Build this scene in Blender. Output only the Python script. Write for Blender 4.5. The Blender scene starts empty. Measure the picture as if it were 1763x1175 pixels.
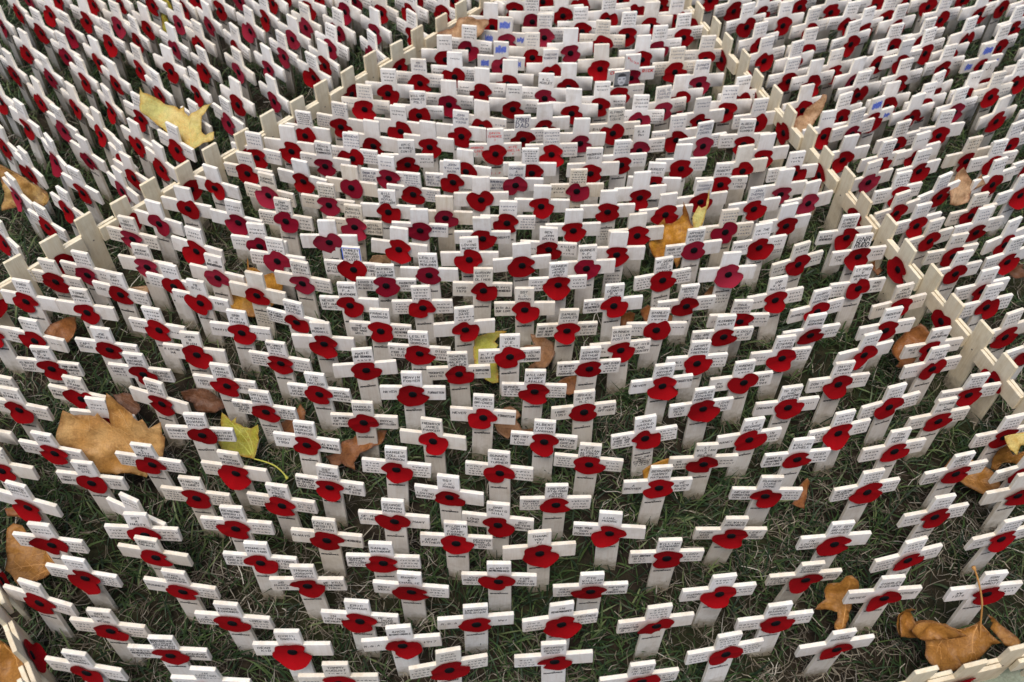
import bpy, bmesh, math, random
import numpy as np
from mathutils import Vector, Matrix, noise
from mathutils.geometry import delaunay_2d_cdt

scene = bpy.context.scene
col = scene.collection
R = math.radians

# ------------------------------------------------------------------ camera
cam_data = bpy.data.cameras.new('camera')
cam = bpy.data.objects.new('camera', cam_data)
col.objects.link(cam)
cam_data.sensor_width = 36.0
cam_data.lens = 33.49
cam_data.clip_start = 0.02
cam_data.clip_end = 300.0
cam.matrix_world = Matrix.Translation((0, 0, 1.1575)) @ Matrix.Rotation(R(90 - 50.7), 4, 'X') @ Matrix.Rotation(R(1.0), 4, 'Z')
cam_data.dof.use_dof = True
cam_data.dof.focus_distance = 1.32
cam_data.dof.aperture_fstop = 7.1
scene.camera = cam

# ------------------------------------------------------------------ sky, sun, exposure
SUN_EL, SUN_AZ = R(72), R(200)            # a high, veiled sun; azimuth clockwise from +Y
world = bpy.data.worlds.new('World')
scene.world = world
world.use_nodes = True
wn = world.node_tree.nodes
sky = wn.new('ShaderNodeTexSky')
sky.sky_type = 'NISHITA'
sky.sun_disc = False
sky.sun_elevation = SUN_EL
sky.sun_rotation = SUN_AZ
sky.air_density = 1.0
sky.dust_density = 4.0
sky.ozone_density = 1.0
bg = wn['Background']
bg.inputs['Strength'].default_value = 0.14
world.node_tree.links.new(sky.outputs['Color'], bg.inputs['Color'])
sun_data = bpy.data.lights.new('sun', 'SUN')
sun = bpy.data.objects.new('sun', sun_data)
col.objects.link(sun)
sun_data.energy = 1.45
sun_data.angle = R(25)
sun_data.color = (1.0, 0.97, 0.93)
sun_dir = Vector((math.sin(SUN_AZ) * math.cos(SUN_EL), math.cos(SUN_AZ) * math.cos(SUN_EL), math.sin(SUN_EL)))
sun.rotation_euler = sun_dir.to_track_quat('Z', 'Y').to_euler()
scene.view_settings.view_transform = 'Standard'
scene.view_settings.look = 'None'
scene.view_settings.gamma = 1.0
scene.view_settings.use_curve_mapping = False
scene.view_settings.exposure = 0.34

# ------------------------------------------------------------------ material helpers
def new_mat(name, rough=0.7, spec=0.3):
    m = bpy.data.materials.new(name)
    m.use_nodes = True
    nt = m.node_tree
    b = nt.nodes['Principled BSDF']
    b.inputs['Roughness'].default_value = rough
    b.inputs['Specular IOR Level'].default_value = spec
    return m, nt, b

def node(nt, kind, **kw):
    n = nt.nodes.new(kind)
    for k, v in kw.items():
        setattr(n, k, v)
    return n

def ramp(nt, fac, stops):
    r = nt.nodes.new('ShaderNodeValToRGB')
    els = r.color_ramp.elements
    while len(els) < len(stops):
        els.new(0.5)
    for e, (p, c) in zip(els, stops):
        e.position = p
        e.color = (*c, 1)
    nt.links.new(fac, r.inputs['Fac'])
    return r.outputs['Color']

def mixc(nt, fac, a, b, mode='MIX'):
    n = nt.nodes.new('ShaderNodeMix')
    n.data_type = 'RGBA'
    n.blend_type = mode
    for sock, v in ((n.inputs['Factor'], fac), (n.inputs['A'], a), (n.inputs['B'], b)):
        if isinstance(v, (int, float)):
            sock.default_value = v
        elif isinstance(v, tuple):
            sock.default_value = (*v, 1)
        else:
            nt.links.new(v, sock)
    return n.outputs['Result']

def tex_noise(nt, vec, scale, detail=4, rough=0.55):
    n = node(nt, 'ShaderNodeTexNoise')
    n.inputs['Scale'].default_value = scale
    n.inputs['Detail'].default_value = detail
    n.inputs['Roughness'].default_value = rough
    if vec is not None:
        nt.links.new(vec, n.inputs['Vector'])
    return n.outputs['Fac']

def bump(nt, b, height, strength, dist):
    n = node(nt, 'ShaderNodeBump')
    n.inputs['Strength'].default_value = strength
    n.inputs['Distance'].default_value = dist
    nt.links.new(height, n.inputs['Height'])
    nt.links.new(n.outputs['Normal'], b.inputs['Normal'])

def rnd_value(nt):
    """per object random plus the per-piece attribute of the joined far rows"""
    oi = node(nt, 'ShaderNodeObjectInfo')
    at = node(nt, 'ShaderNodeAttribute')
    at.attribute_name = 'piece'
    ad = node(nt, 'ShaderNodeMath', operation='ADD')
    nt.links.new(oi.outputs['Random'], ad.inputs[0])
    nt.links.new(at.outputs['Fac'], ad.inputs[1])
    fr = node(nt, 'ShaderNodeMath', operation='FRACT')
    nt.links.new(ad.outputs[0], fr.inputs[0])
    return fr.outputs[0]

def wood_mat(name, stops, grain_dark, grain_amt):
    m, nt, b = new_mat(name, 0.62, 0.25)
    tc = node(nt, 'ShaderNodeTexCoord')
    rv = rnd_value(nt)
    cmb = node(nt, 'ShaderNodeVectorMath', operation='ADD')
    sc = node(nt, 'ShaderNodeVectorMath', operation='SCALE')
    sc.inputs['Scale'].default_value = 7.0
    cx = node(nt, 'ShaderNodeCombineXYZ')
    for i in range(3):
        nt.links.new(rv, cx.inputs[i])
    nt.links.new(cx.outputs[0], sc.inputs[0])
    nt.links.new(tc.outputs['Object'], cmb.inputs[0])
    nt.links.new(sc.outputs[0], cmb.inputs[1])
    mp = node(nt, 'ShaderNodeMapping')
    mp.inputs['Scale'].default_value = (1, 1, 0.07)
    nt.links.new(cmb.outputs[0], mp.inputs['Vector'])
    g1 = tex_noise(nt, mp.outputs['Vector'], 520, 3, 0.6)
    g2 = tex_noise(nt, mp.outputs['Vector'], 120, 3, 0.6)
    blot = tex_noise(nt, cmb.outputs[0], 38, 4, 0.6)
    base = ramp(nt, rv, stops)
    gg = node(nt, 'ShaderNodeMath', operation='MULTIPLY')
    nt.links.new(g1, gg.inputs[0]); nt.links.new(g2, gg.inputs[1])
    gmask = ramp(nt, gg.outputs[0], [(0.16, (0, 0, 0)), (0.42, (1, 1, 1))])
    c1 = mixc(nt, gmask, base, grain_dark, 'MULTIPLY')
    n = nt.nodes[c1.node.name]
    # weaken the grain
    c2 = mixc(nt, grain_amt, base, c1)
    bm = ramp(nt, blot, [(0.30, (0.80, 0.77, 0.72)), (0.52, (1, 1, 1)), (0.72, (0.97, 0.955, 0.93))])
    c3 = mixc(nt, 0.8, c2, bm, 'MULTIPLY')
    # soil splashed and wicked up into the foot of every stake
    sx = node(nt, 'ShaderNodeSeparateXYZ')
    nt.links.new(tc.outputs['Object'], sx.inputs[0])
    dirt_n = tex_noise(nt, cmb.outputs[0], 90, 4, 0.65)
    dn = node(nt, 'ShaderNodeMath', operation='MULTIPLY_ADD')
    nt.links.new(dirt_n, dn.inputs[0]); dn.inputs[1].default_value = 0.05
    nt.links.new(sx.outputs['Z'], dn.inputs[2])
    dm = ramp(nt, dn.outputs[0], [(0.018, (1, 1, 1)), (0.045, (0, 0, 0))])
    c4 = mixc(nt, dm, c3, (0.33, 0.28, 0.20))
    nt.links.new(c4, b.inputs['Base Color'])
    bump(nt, b, gg.outputs[0], 0.12, 0.0006)
    return m

M = {}
M['paint'] = wood_mat('white_painted_ply', [(0.0, (0.77, 0.73, 0.675)), (0.3, (0.82, 0.79, 0.74)), (0.55, (0.83, 0.805, 0.765)), (0.8, (0.79, 0.75, 0.70)), (1.0, (0.74, 0.69, 0.60))], (0.80, 0.72, 0.66), 0.5)
M['wood'] = wood_mat('cream_bare_ply', [(0.0, (0.79, 0.73, 0.61)), (0.5, (0.82, 0.775, 0.67)), (1.0, (0.76, 0.68, 0.54))], (0.78, 0.66, 0.48), 0.4)
M['bare'] = wood_mat('bare_cream_ply', [(0.0, (0.74, 0.65, 0.46)), (0.5, (0.78, 0.70, 0.52)), (1.0, (0.70, 0.59, 0.41))], (0.78, 0.66, 0.48), 0.5)
M['aged'] = wood_mat('yellowed_ply', [(0.0, (0.74, 0.665, 0.54)), (0.5, (0.75, 0.68, 0.57)), (1.0, (0.77, 0.705, 0.60))], (0.76, 0.66, 0.52), 0.6)

def paper_mat(name, c_dark, c_light, rough):
    m, nt, b = new_mat(name, rough, 0.12)
    tc = node(nt, 'ShaderNodeTexCoord')
    f = tex_noise(nt, tc.outputs['Object'], 900, 3, 0.7)
    rv = rnd_value(nt)
    c = mixc(nt, rv, c_dark, c_light)
    sp = ramp(nt, f, [(0.3, (0.86, 0.86, 0.86)), (0.7, (1, 1, 1))])
    nt.links.new(mixc(nt, 1.0, c, sp, 'MULTIPLY'), b.inputs['Base Color'])
    bump(nt, b, f, 0.25, 0.0003)
    return m
M['red'] = paper_mat('red_poppy_paper', (0.215, 0.0008, 0.0030), (0.315, 0.0018, 0.0050), 0.9)
M['pink'] = paper_mat('crimson_poppy_paper', (0.225, 0.004, 0.018), (0.31, 0.020, 0.042), 0.8)
m, nt, b = new_mat('black_plastic_button', 0.8, 0.1); b.inputs['Base Color'].default_value = (0.004, 0.004, 0.005, 1); M['black'] = m
for nm, c in (('ink', (0.006, 0.006, 0.009)), ('faint', (0.08, 0.08, 0.11)), ('redink', (0.55, 0.02, 0.02)), ('blueink', (0.04, 0.09, 0.42)), ('staple', (0.06, 0.055, 0.05))):
    m, nt, b = new_mat(nm, 0.6, 0.3)
    tc = node(nt, 'ShaderNodeTexCoord')
    f = tex_noise(nt, tc.outputs['Object'], 260, 2)
    nt.links.new(mixc(nt, f, c, tuple(min(1, v * 1.9 + 0.02) for v in c)), b.inputs['Base Color'])
    M[nm] = m

LEAF = {  # ground colour, second colour, blotch colour
    'tan': ((0.50, 0.25, 0.06), (0.66, 0.42, 0.17), (0.26, 0.11, 0.025)),
    'yellow': ((0.70, 0.55, 0.19), (0.52, 0.54, 0.17), (0.60, 0.34, 0.05)),
    'orange': ((0.46, 0.19, 0.022), (0.58, 0.30, 0.03), (0.24, 0.08, 0.02)),
    'gold': ((0.52, 0.27, 0.03), (0.44, 0.20, 0.03), (0.30, 0.12, 0.02)),
    'pale': ((0.50, 0.30, 0.15), (0.58, 0.40, 0.24), (0.30, 0.13, 0.06)),
    'lime': ((0.47, 0.40, 0.045), (0.33, 0.36, 0.045), (0.44, 0.22, 0.03)),
    'brown': ((0.27, 0.13, 0.055), (0.36, 0.19, 0.08), (0.12, 0.05, 0.025)),
    'rust': ((0.26, 0.09, 0.025), (0.36, 0.15, 0.04), (0.11, 0.04, 0.02)),
    'darkbrown': ((0.14, 0.055, 0.025), (0.22, 0.10, 0.045), (0.06, 0.025, 0.015)),
    'ochre': ((0.38, 0.17, 0.03), (0.44, 0.21, 0.045), (0.20, 0.08, 0.02)),
    'goldbrown': ((0.40, 0.19, 0.04), (0.58, 0.40, 0.14), (0.16, 0.06, 0.02)),
    'sage': ((0.30, 0.34, 0.25), (0.24, 0.28, 0.20), (0.20, 0.20, 0.12)),
}
for k, (c1, c2, c3) in LEAF.items():
    m, nt, b = new_mat('dry_leaf_' + k, 0.5, 0.35)
    tc = node(nt, 'ShaderNodeTexCoord')
    f1 = tex_noise(nt, tc.outputs['Object'], 13, 3, 0.55)
    f2 = tex_noise(nt, tc.outputs['Object'], 34, 7, 0.75)
    f3 = tex_noise(nt, tc.outputs['Object'], 420, 3, 0.6)
    c = mixc(nt, ramp(nt, f1, [(0.38, (0, 0, 0)), (0.62, (1, 1, 1))]), c1, c2)
    c = mixc(nt, ramp(nt, f2, [(0.50, (0, 0, 0)), (0.70, (0.85, 0.85, 0.85))]), c, c3)
    rim = node(nt, 'ShaderNodeAttribute'); rim.attribute_name = 'rim'
    rm = node(nt, 'ShaderNodeMath', operation='MULTIPLY'); nt.links.new(rim.outputs['Fac'], rm.inputs[0]); nt.links.new(f2, rm.inputs[1])
    c = mixc(nt, ramp(nt, rm.outputs[0], [(0.15, (0, 0, 0)), (0.55, (0.9, 0.9, 0.9))]), c, tuple(v * 0.8 for v in c3))
    net = node(nt, 'ShaderNodeTexVoronoi', feature='DISTANCE_TO_EDGE'); net.inputs['Scale'].default_value = 85
    nt.links.new(tc.outputs['Object'], net.inputs['Vector'])
    c = mixc(nt, 0.18 if k in ('yellow', 'tan', 'lime') else 0.4, c, ramp(nt, net.outputs['Distance'], [(0.0, (0.62, 0.55, 0.5)), (0.09, (1, 1, 1))]), 'MULTIPLY')
    c = mixc(nt, 1.0, c, ramp(nt, f3, [(0.3, (0.8, 0.78, 0.75)), (0.65, (1.05, 1.05, 1.05))]), 'MULTIPLY')
    nt.links.new(c, b.inputs['Base Color'])
    vo = node(nt, 'ShaderNodeTexVoronoi', feature='DISTANCE_TO_EDGE')
    vo.inputs['Scale'].default_value = 190
    nt.links.new(tc.outputs['Object'], vo.inputs['Vector'])
    bump(nt, b, vo.outputs['Distance'], 0.45, 0.0012)
    out = nt.nodes['Material Output']
    tr = node(nt, 'ShaderNodeBsdfTranslucent')
    nt.links.new(c, tr.inputs['Color'])
    mx = node(nt, 'ShaderNodeMixShader')
    mx.inputs[0].default_value = 0.22
    nt.links.new(b.outputs[0], mx.inputs[1]); nt.links.new(tr.outputs[0], mx.inputs[2])
    nt.links.new(mx.outputs[0], out.inputs['Surface'])
    M['leaf_' + k] = m
    m, nt, b = new_mat('leaf_vein_' + k, 0.55, 0.3)
    tc = node(nt, 'ShaderNodeTexCoord')
    f1 = tex_noise(nt, tc.outputs['Object'], 80, 3)
    nt.links.new(mixc(nt, f1, tuple(v * 0.78 for v in c1), tuple(v * 0.85 for v in c2)) if k not in ('ochre', 'lime') else mixc(nt, f1, tuple(v * 0.8 for v in c1), tuple(min(0.8, v * 1.3 + 0.05) for v in c2)), b.inputs['Base Color'])
    M['vein_' + k] = m

m, nt, b = new_mat('soil', 0.95, 0.1)
tc = node(nt, 'ShaderNodeTexCoord')
f1 = tex_noise(nt, tc.outputs['Object'], 60, 8, 0.7)
f2 = tex_noise(nt, tc.outputs['Object'], 5, 5, 0.6)
c = ramp(nt, f1, [(0.3, (0.010, 0.008, 0.006)), (0.55, (0.028, 0.021, 0.014)), (0.75, (0.06, 0.047, 0.03))])
c = mixc(nt, ramp(nt, f2, [(0.45, (0, 0, 0)), (0.65, (0.6, 0.6, 0.6))]), c, (0.022, 0.034, 0.010))
nt.links.new(c, b.inputs['Base Color'])
bump(nt, b, f1, 0.6, 0.006)
M['soil'] = m

def blade_mat(name, rough, trans):
    m, nt, b = new_mat(name, rough, 0.3)
    at = node(nt, 'ShaderNodeAttribute'); at.attribute_name = 'tint'
    nt.links.new(at.outputs['Color'], b.inputs['Base Color'])
    out = nt.nodes['Material Output']
    tr = node(nt, 'ShaderNodeBsdfTranslucent')
    nt.links.new(at.outputs['Color'], tr.inputs['Color'])
    mx = node(nt, 'ShaderNodeMixShader'); mx.inputs[0].default_value = trans
    nt.links.new(b.outputs[0], mx.inputs[1]); nt.links.new(tr.outputs[0], mx.inputs[2])
    nt.links.new(mx.outputs[0], out.inputs['Surface'])
    return m
M['grass'] = blade_mat('grass_blade', 0.5, 0.25)
M['straw'] = blade_mat('dead_grass', 0.75, 0.08)

def tint_mat(name):
    m, nt, b = new_mat(name, 0.35, 0.4)
    at = node(nt, 'ShaderNodeAttribute'); at.attribute_name = 'tint'
    nt.links.new(at.outputs['Color'], b.inputs['Base Color'])
    return m
M['photo'] = tint_mat('photo_print')

# ------------------------------------------------------------------ object helpers
def add_obj(name, mesh, parent=None, **props):
    o = bpy.data.objects.new(name, mesh)
    col.objects.link(o)
    if parent is not None:
        o.parent = parent
    for k, v in props.items():
        o[k] = v
    return o

def mesh_from(name, V, F, mats, midx=None, smooth=False):
    me = bpy.data.meshes.new(name)
    me.from_pydata([tuple(v) for v in V], [], [tuple(f) for f in F])
    for mm in mats:
        me.materials.append(mm)
    if midx is not None:
        me.polygons.foreach_set('material_index', list(midx))
    if smooth:
        me.polygons.foreach_set('use_smooth', [True] * len(me.polygons))
    me.update()
    return me

def mesh_np(name, V, tris, mats, tint=None, midx=None, piece=None):
    me = bpy.data.meshes.new(name)
    nv, nf = len(V), len(tris)
    me.vertices.add(nv)
    me.vertices.foreach_set('co', np.ascontiguousarray(V, dtype=np.float32).ravel())
    me.loops.add(nf * 3)
    me.loops.foreach_set('vertex_index', np.ascontiguousarray(tris, dtype=np.int32).ravel())
    me.polygons.add(nf)
    me.polygons.foreach_set('loop_start', np.arange(0, nf * 3, 3, dtype=np.int32))
    if midx is not None:
        me.polygons.foreach_set('material_index', np.ascontiguousarray(midx, dtype=np.int32))
    for mm in mats:
        me.materials.append(mm)
    me.update(calc_edges=True)
    if tint is not None:
        a = me.attributes.new('tint', 'FLOAT_COLOR', 'POINT')
        a.data.foreach_set('color', np.c_[tint, np.ones(nv)].astype(np.float32).ravel())
    if piece is not None:
        a = me.attributes.new('piece', 'FLOAT', 'POINT')
        a.data.foreach_set('value', piece.astype(np.float32))
    return me

# ------------------------------------------------------------------ ground
rs = np.random.RandomState(11)
SOIL = -0.014
xs = np.r_[-60, -20, -6, -3, np.linspace(-1.7, 1.7, 190), 3, 6, 20, 60]
ys = np.r_[-60, -20, -6, -1.5, np.linspace(-0.3, 2.7, 170), 4, 7, 20, 60]
GV = []
for y in ys:
    for x in xs:
        z = SOIL
        if abs(x) < 2 and -0.5 < y < 3:
            z += 0.006 * noise.noise(Vector((x * 9, y * 9, 0))) + 0.004 * noise.noise(Vector((x * 30, y * 30, 3)))
        GV.append((x, y, z))
nx = len(xs)
GF = [(j * nx + i, j * nx + i + 1, (j + 1) * nx + i + 1, (j + 1) * nx + i) for j in range(len(ys) - 1) for i in range(nx - 1)]
add_obj('ground', mesh_from('ground', GV, GF, [M['soil']], smooth=True), kind='structure')

# ------------------------------------------------------------------ grass (stuff nobody could count)
def vnoise(x, y, s, seed):
    """cheap smooth value noise on arrays"""
    g = np.random.RandomState(seed).rand(96, 96)
    u, v = (x * s) % 95, (y * s) % 95
    i, j = u.astype(int), v.astype(int)
    fu, fv = u - i, v - j
    fu, fv = fu * fu * (3 - 2 * fu), fv * fv * (3 - 2 * fv)
    return (g[i, j] * (1 - fu) + g[i + 1, j] * fu) * (1 - fv) + (g[i, j + 1] * (1 - fu) + g[i + 1, j + 1] * fu) * fv

def blades(n, seed, length, width, lean, droop, palette, weights, keep, z_lift=0.0, kink=0.0):
    r = np.random.RandomState(seed)
    y = 0.12 + 2.25 * r.rand(n) ** 0.85
    x = (r.rand(n) * 2 - 1) * (0.56 + 0.42 * y)
    k = keep(x, y) > r.rand(n)
    x, y = x[k], y[k]
    n = len(x)
    L = length[0] + (length[1] - length[0]) * r.rand(n) ** 1.4
    W = width[0] + (width[1] - width[0]) * r.rand(n)
    az = r.rand(n) * 2 * np.pi
    ln = lean[0] + (lean[1] - lean[0]) * r.rand(n)
    dr = droop[0] + (droop[1] - droop[0]) * r.rand(n)
    twist = r.rand(n) * np.pi
    pts = []
    p = np.c_[x, y, np.full(n, SOIL) + z_lift * r.rand(n)]
    a = ln.copy()
    azz = az.copy()
    pts.append(p)
    for s in range(3):
        d = np.c_[np.sin(a) * np.cos(azz), np.sin(a) * np.sin(azz), np.cos(a)]
        p = p + d * (L / 3)[:, None]
        low = SOIL + 0.004 + 0.006 * r.rand(n)
        p[:, 2] = np.maximum(p[:, 2], low)
        pts.append(p)
        a = a + dr / 3
        azz = azz + (r.rand(n) - 0.5) * kink
    side = np.c_[-np.sin(az + 0.5 * np.cos(twist)), np.cos(az + 0.5 * np.cos(twist)), 0.5 * np.sin(twist)]
    side /= np.linalg.norm(side, axis=1)[:, None]
    V = np.empty((n, 7, 3))
    for s, f in enumerate((0.8, 1.0, 0.75)):
        V[:, 2 * s] = pts[s] - side * (W * f / 2)[:, None]
        V[:, 2 * s + 1] = pts[s] + side * (W * f / 2)[:, None]
    V[:, 6] = pts[3]
    T = np.array([[0, 1, 3], [0, 3, 2], [2, 3, 5], [2, 5, 4], [4, 5, 6]])
    tris = (np.arange(n)[:, None, None] * 7 + T[None]).reshape(-1, 3)
    pal = np.array(palette)
    ci = r.choice(len(pal), n, p=np.array(weights) / sum(weights))
    c = pal[ci] * (0.7 + 0.6 * r.rand(n))[:, None]
    c = np.repeat(c[:, None, :], 7, axis=1)
    return V.reshape(-1, 3), tris, c.reshape(-1, 3)

def green_keep(x, y):
    p = 0.6 * vnoise(x + 3, y + 3, 9, 1) + 0.4 * vnoise(x + 3, y + 3, 23, 2)
    return np.clip(0.25 + 2.0 * (p - 0.33), 0.10, 1.0) * np.clip(0.62 + 0.35 * y, 0, 1)
def straw_keep(x, y):
    p = 0.6 * vnoise(x + 3, y + 3, 8, 5) + 0.4 * vnoise(x + 3, y + 3, 25, 6)
    return np.clip(0.2 + 1.9 * (p - 0.32), 0.06, 1.0) * np.clip(1.15 - 0.42 * y, 0.25, 1)

V, T, c = blades(135000, 21, (0.018, 0.056), (0.0011, 0.0031), (R(20), R(82)), (R(10), R(75)),
                 [(0.044, 0.082, 0.024), (0.029, 0.058, 0.020), (0.080, 0.122, 0.038), (0.14, 0.175, 0.070), (0.018, 0.037, 0.016)],
                 [5, 5, 3, 1.6, 4], green_keep, kink=0.5)
add_obj('lawn_grass', mesh_np('lawn_grass', V, T, [M['grass']], tint=c), kind='stuff', label='short green lawn grass growing between the crosses', category='grass')
V, T, c = blades(100000, 22, (0.014, 0.050), (0.0006, 0.0016), (R(62), R(97)), (R(-18), R(25)),
                 [(0.22, 0.19, 0.14), (0.30, 0.27, 0.21), (0.13, 0.108, 0.075), (0.075, 0.06, 0.042), (0.40, 0.37, 0.31)],
                 [4, 2, 5, 6, 0.7], straw_keep, z_lift=0.016, kink=1.3)
add_obj('dead_grass', mesh_np('dead_grass', V, T, [M['straw']], tint=c), kind='stuff', label='dry straw-coloured dead grass stems matted over the soil', category='dead grass')

# ------------------------------------------------------------------ the cross: one ply cut-out, several slightly different blanks
HALF, PW, ZT, ZA, ARM, TH = 0.045, 0.01425, 0.131, 0.100, 0.0278, 0.005

def cross_blank(seed, back):
    r = random.Random(seed)
    j = lambda s=0.00035: r.uniform(-s, s)
    bot = -0.045
    o = [(-PW, bot), (PW, bot), (PW, ZA - ARM + j()), (HALF + j(.0006), ZA - ARM + j()), (HALF + j(.0006), ZA + j()), (PW + j(), ZA + j()),
         (PW + j(), ZT + j(.0008)), (-PW + j(), ZT + j(.0008)), (-PW + j(), ZA + j()), (-HALF + j(.0006), ZA + j()), (-HALF + j(.0006), ZA - ARM + j()), (-PW, ZA - ARM + j())]
    o[8] = (o[8][0], o[5][1])
    bm = bmesh.new()
    f = [bm.verts.new((x, -TH / 2, z)) for x, z in o]
    bk = [bm.verts.new((x, TH / 2, z)) for x, z in o]
    bm.faces.new(f)
    bm.faces.new(bk[::-1])
    n = len(o)
    for i in range(n):
        bm.faces.new((f[(i + 1) % n], f[i], bk[i], bk[(i + 1) % n]))
    bmesh.ops.recalc_face_normals(bm, faces=bm.faces[:])
    # soften the vertical corners of the outline a little, then all rims
    ends = [e for e in bm.edges if abs(e.verts[0].co.y - e.verts[1].co.y) > 0.001 and (abs(e.verts[0].co.x) > 0.04 or e.verts[0].co.z > 0.125)]
    bmesh.ops.bevel(bm, geom=ends, offset=0.0011, segments=2, affect='EDGES', profile=0.5)
    rims = [e for e in bm.edges if abs(e.verts[0].co.y - e.verts[1].co.y) < 1e-5 and len(e.link_faces) == 2 and
            abs(e.link_faces[0].normal.y) + abs(e.link_faces[1].normal.y) < 1.5]
    bmesh.ops.bevel(bm, geom=rims, offset=0.00045, segments=1, affect='EDGES')
    bm.faces.ensure_lookup_table()
    me = bpy.data.meshes.new('cross_board')
    mi = [0 if fa.normal.y < -0.3 else 1 for fa in bm.faces]
    bmesh.ops.triangulate(bm, faces=[fa for fa in bm.faces if len(fa.verts) > 4])
    bm.normal_update()
    bm.to_mesh(me)
    bm.free()
    me.materials.append(M[back])
    me.materials.append(M['wood' if back == 'paint' else back])
    me.polygons.foreach_set('material_index', [0 if p.normal.y < -0.3 else 1 for p in me.polygons])
    me.update()
    return me

BLANK = {k: [cross_blank(i * 7 + n, k) for i in range(6)] for n, k in enumerate(('paint', 'bare', 'aged'))}

# ------------------------------------------------------------------ paper poppies
def poppy_shape(seed):
    r = random.Random(seed)
    n, rings = 36, (0.30, 0.55, 0.78, 0.92, 1.0)
    R0 = r.uniform(0.0204, 0.0230)
    d1, d2 = r.uniform(0.28, 0.50), r.uniform(0.28, 0.50)
    if r.random() < 0.3:
        d2 = 0.10
    w1, w2 = r.uniform(0.20, 0.42), r.uniform(0.20, 0.42)
    n1, n2 = r.uniform(-0.25, 0.35), math.pi + r.uniform(-0.35, 0.25)
    ph, am = r.uniform(0, 6.28), r.uniform(0.02, 0.06)
    rot = r.gauss(0, 0.42) if r.random() < 0.7 else r.uniform(-1.6, 1.6)
    cup, fold, fa = r.uniform(0.0002, 0.0016), r.uniform(-0.0006, 0.0014), r.uniform(0, 6.28)
    lift_t, lift_b = r.uniform(0.000, 0.0012), r.uniform(0.000, 0.0045)
    tip_a, tip_l = r.uniform(3.7, 5.7), (r.uniform(0.003, 0.0075) if r.random() < 0.35 else 0.0)
    ridge_a, ridge_l = r.uniform(0, 3.14), r.uniform(0.0003, 0.0013)
    def ang(a, b):
        d = (a - b) % (2 * math.pi)
        return min(d, 2 * math.pi - d)
    V = [(0, -0.0016, 0)]
    for f in rings:
        for k in range(n):
            t = 2 * math.pi * k / n
            rad = R0 * (1.04 if math.sin(t) < 0 else 0.94 + 0.1 * 0) * (1 + am * math.sin(3 * t + ph) + 0.02 * math.sin(7 * t + ph * 2))
            rad *= 1 - (d1 * math.exp(-(ang(t, n1) / w1) ** 2) + d2 * math.exp(-(ang(t, n2) / w2) ** 2)) * f ** 2
            x, z = rad * f * math.cos(t) * 1.02, rad * f * math.sin(t) * 0.97
            y = -0.0010 - cup * f ** 2 - fold * f * f * math.cos(2 * (t - fa)) ** 2
            y -= (lift_t if z > 0 else lift_b) * (abs(z) / R0) ** 2
            y -= tip_l * f ** 3 * max(0.0, math.cos(t - tip_a)) ** 2
            y -= ridge_l * f * math.exp(-((math.sin(t - ridge_a) * f) / 0.16) ** 2)
            x, z = x * math.cos(rot) - z * math.sin(rot), x * math.sin(rot) + z * math.cos(rot)
            V.append((x, min(y, -0.0009), z))
    F = [(0, 1 + k, 1 + (k + 1) % n) for k in range(n)]
    for q in range(len(rings) - 1):
        a, b2 = 1 + q * n, 1 + (q + 1) * n
        for k in range(n):
            F.append((a + k, b2 + k, b2 + (k + 1) % n, a + (k + 1) % n))
    return V, F

POPPY = []
for s in range(34):
    V, F = poppy_shape(100 + s)
    POPPY.append({c: mesh_from('poppy_petals', V, F, [M[c]], smooth=True) for c in ('red', 'pink')})
bv, bf = [(0, -0.0012, 0)], []
for q, (rr, h) in enumerate(((0.0030, -0.0011), (0.0050, -0.0008), (0.0057, -0.0002), (0.0057, 0.0012))):
    bv += [(rr * math.cos(2 * math.pi * k / 18), h, rr * math.sin(2 * math.pi * k / 18)) for k in range(18)]
bf += [(0, 1 + k, 1 + (k + 1) % 18) for k in range(18)]
for q in range(3):
    bf += [(1 + q * 18 + k, 1 + (q + 1) * 18 + k, 1 + (q + 1) * 18 + (k + 1) % 18, 1 + q * 18 + (k + 1) % 18) for k in range(18)]
BUTTON = mesh_from('poppy_button', bv, bf, [M['black']], smooth=True)

# ------------------------------------------------------------------ pen lettering, single strokes on a 4 x 6 grid
GLYPH = {'A': '00 26 40;12 32', 'B': '00 06 36 45 33 03;33 42 41 30 00', 'C': '45 36 16 05 01 10 30 41', 'D': '00 06 26 44 42 20 00', 'E': '46 06 00 40;03 33',
 'F': '46 06 00;03 33', 'G': '45 36 16 05 01 10 30 41 43 23', 'H': '00 06;40 46;03 43', 'I': '20 26', 'J': '46 41 30 10 01', 'K': '00 06;46 02;13 40', 'L': '06 00 40',
 'M': '00 06 23 46 40', 'N': '00 06 40 46', 'O': '16 05 01 10 30 41 45 36 16', 'P': '00 06 36 45 44 33 03', 'Q': '16 05 01 10 30 41 45 36 16;22 40', 'R': '00 06 36 45 44 33 03;23 40',
 'S': '45 36 16 05 04 13 33 42 41 30 10 01', 'T': '06 46;26 20', 'U': '06 01 10 30 41 46', 'V': '06 20 46', 'W': '06 10 23 30 46', 'X': '00 46;06 40', 'Y': '06 23 46;23 20', 'Z': '06 46 00 40',
 '0': '16 05 01 10 30 41 45 36 16', '1': '14 26 20', '2': '05 16 36 45 44 00 40', '3': '06 46 23 33 42 41 30 10 01', '4': '36 02 42;36 30', '5': '46 06 03 33 42 41 30 00', '6': '45 36 16 05 01 10 30 41 42 33 03',
 '7': '06 46 10', '8': '13 04 05 16 36 45 44 33 13 02 01 10 30 41 42 33', '9': '43 13 04 05 16 36 45 41 30 10', '.': '20 21', '-': '13 33', '&': '40 05 16 26 14 01 10 20 42', '+': '20 26;14 34', "'": '26 25', ' ': ''}
GL = {k: [[(int(p[0]), int(p[1])) for p in s.split()] for s in v.split(';') if s] for k, v in GLYPH.items()}

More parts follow.
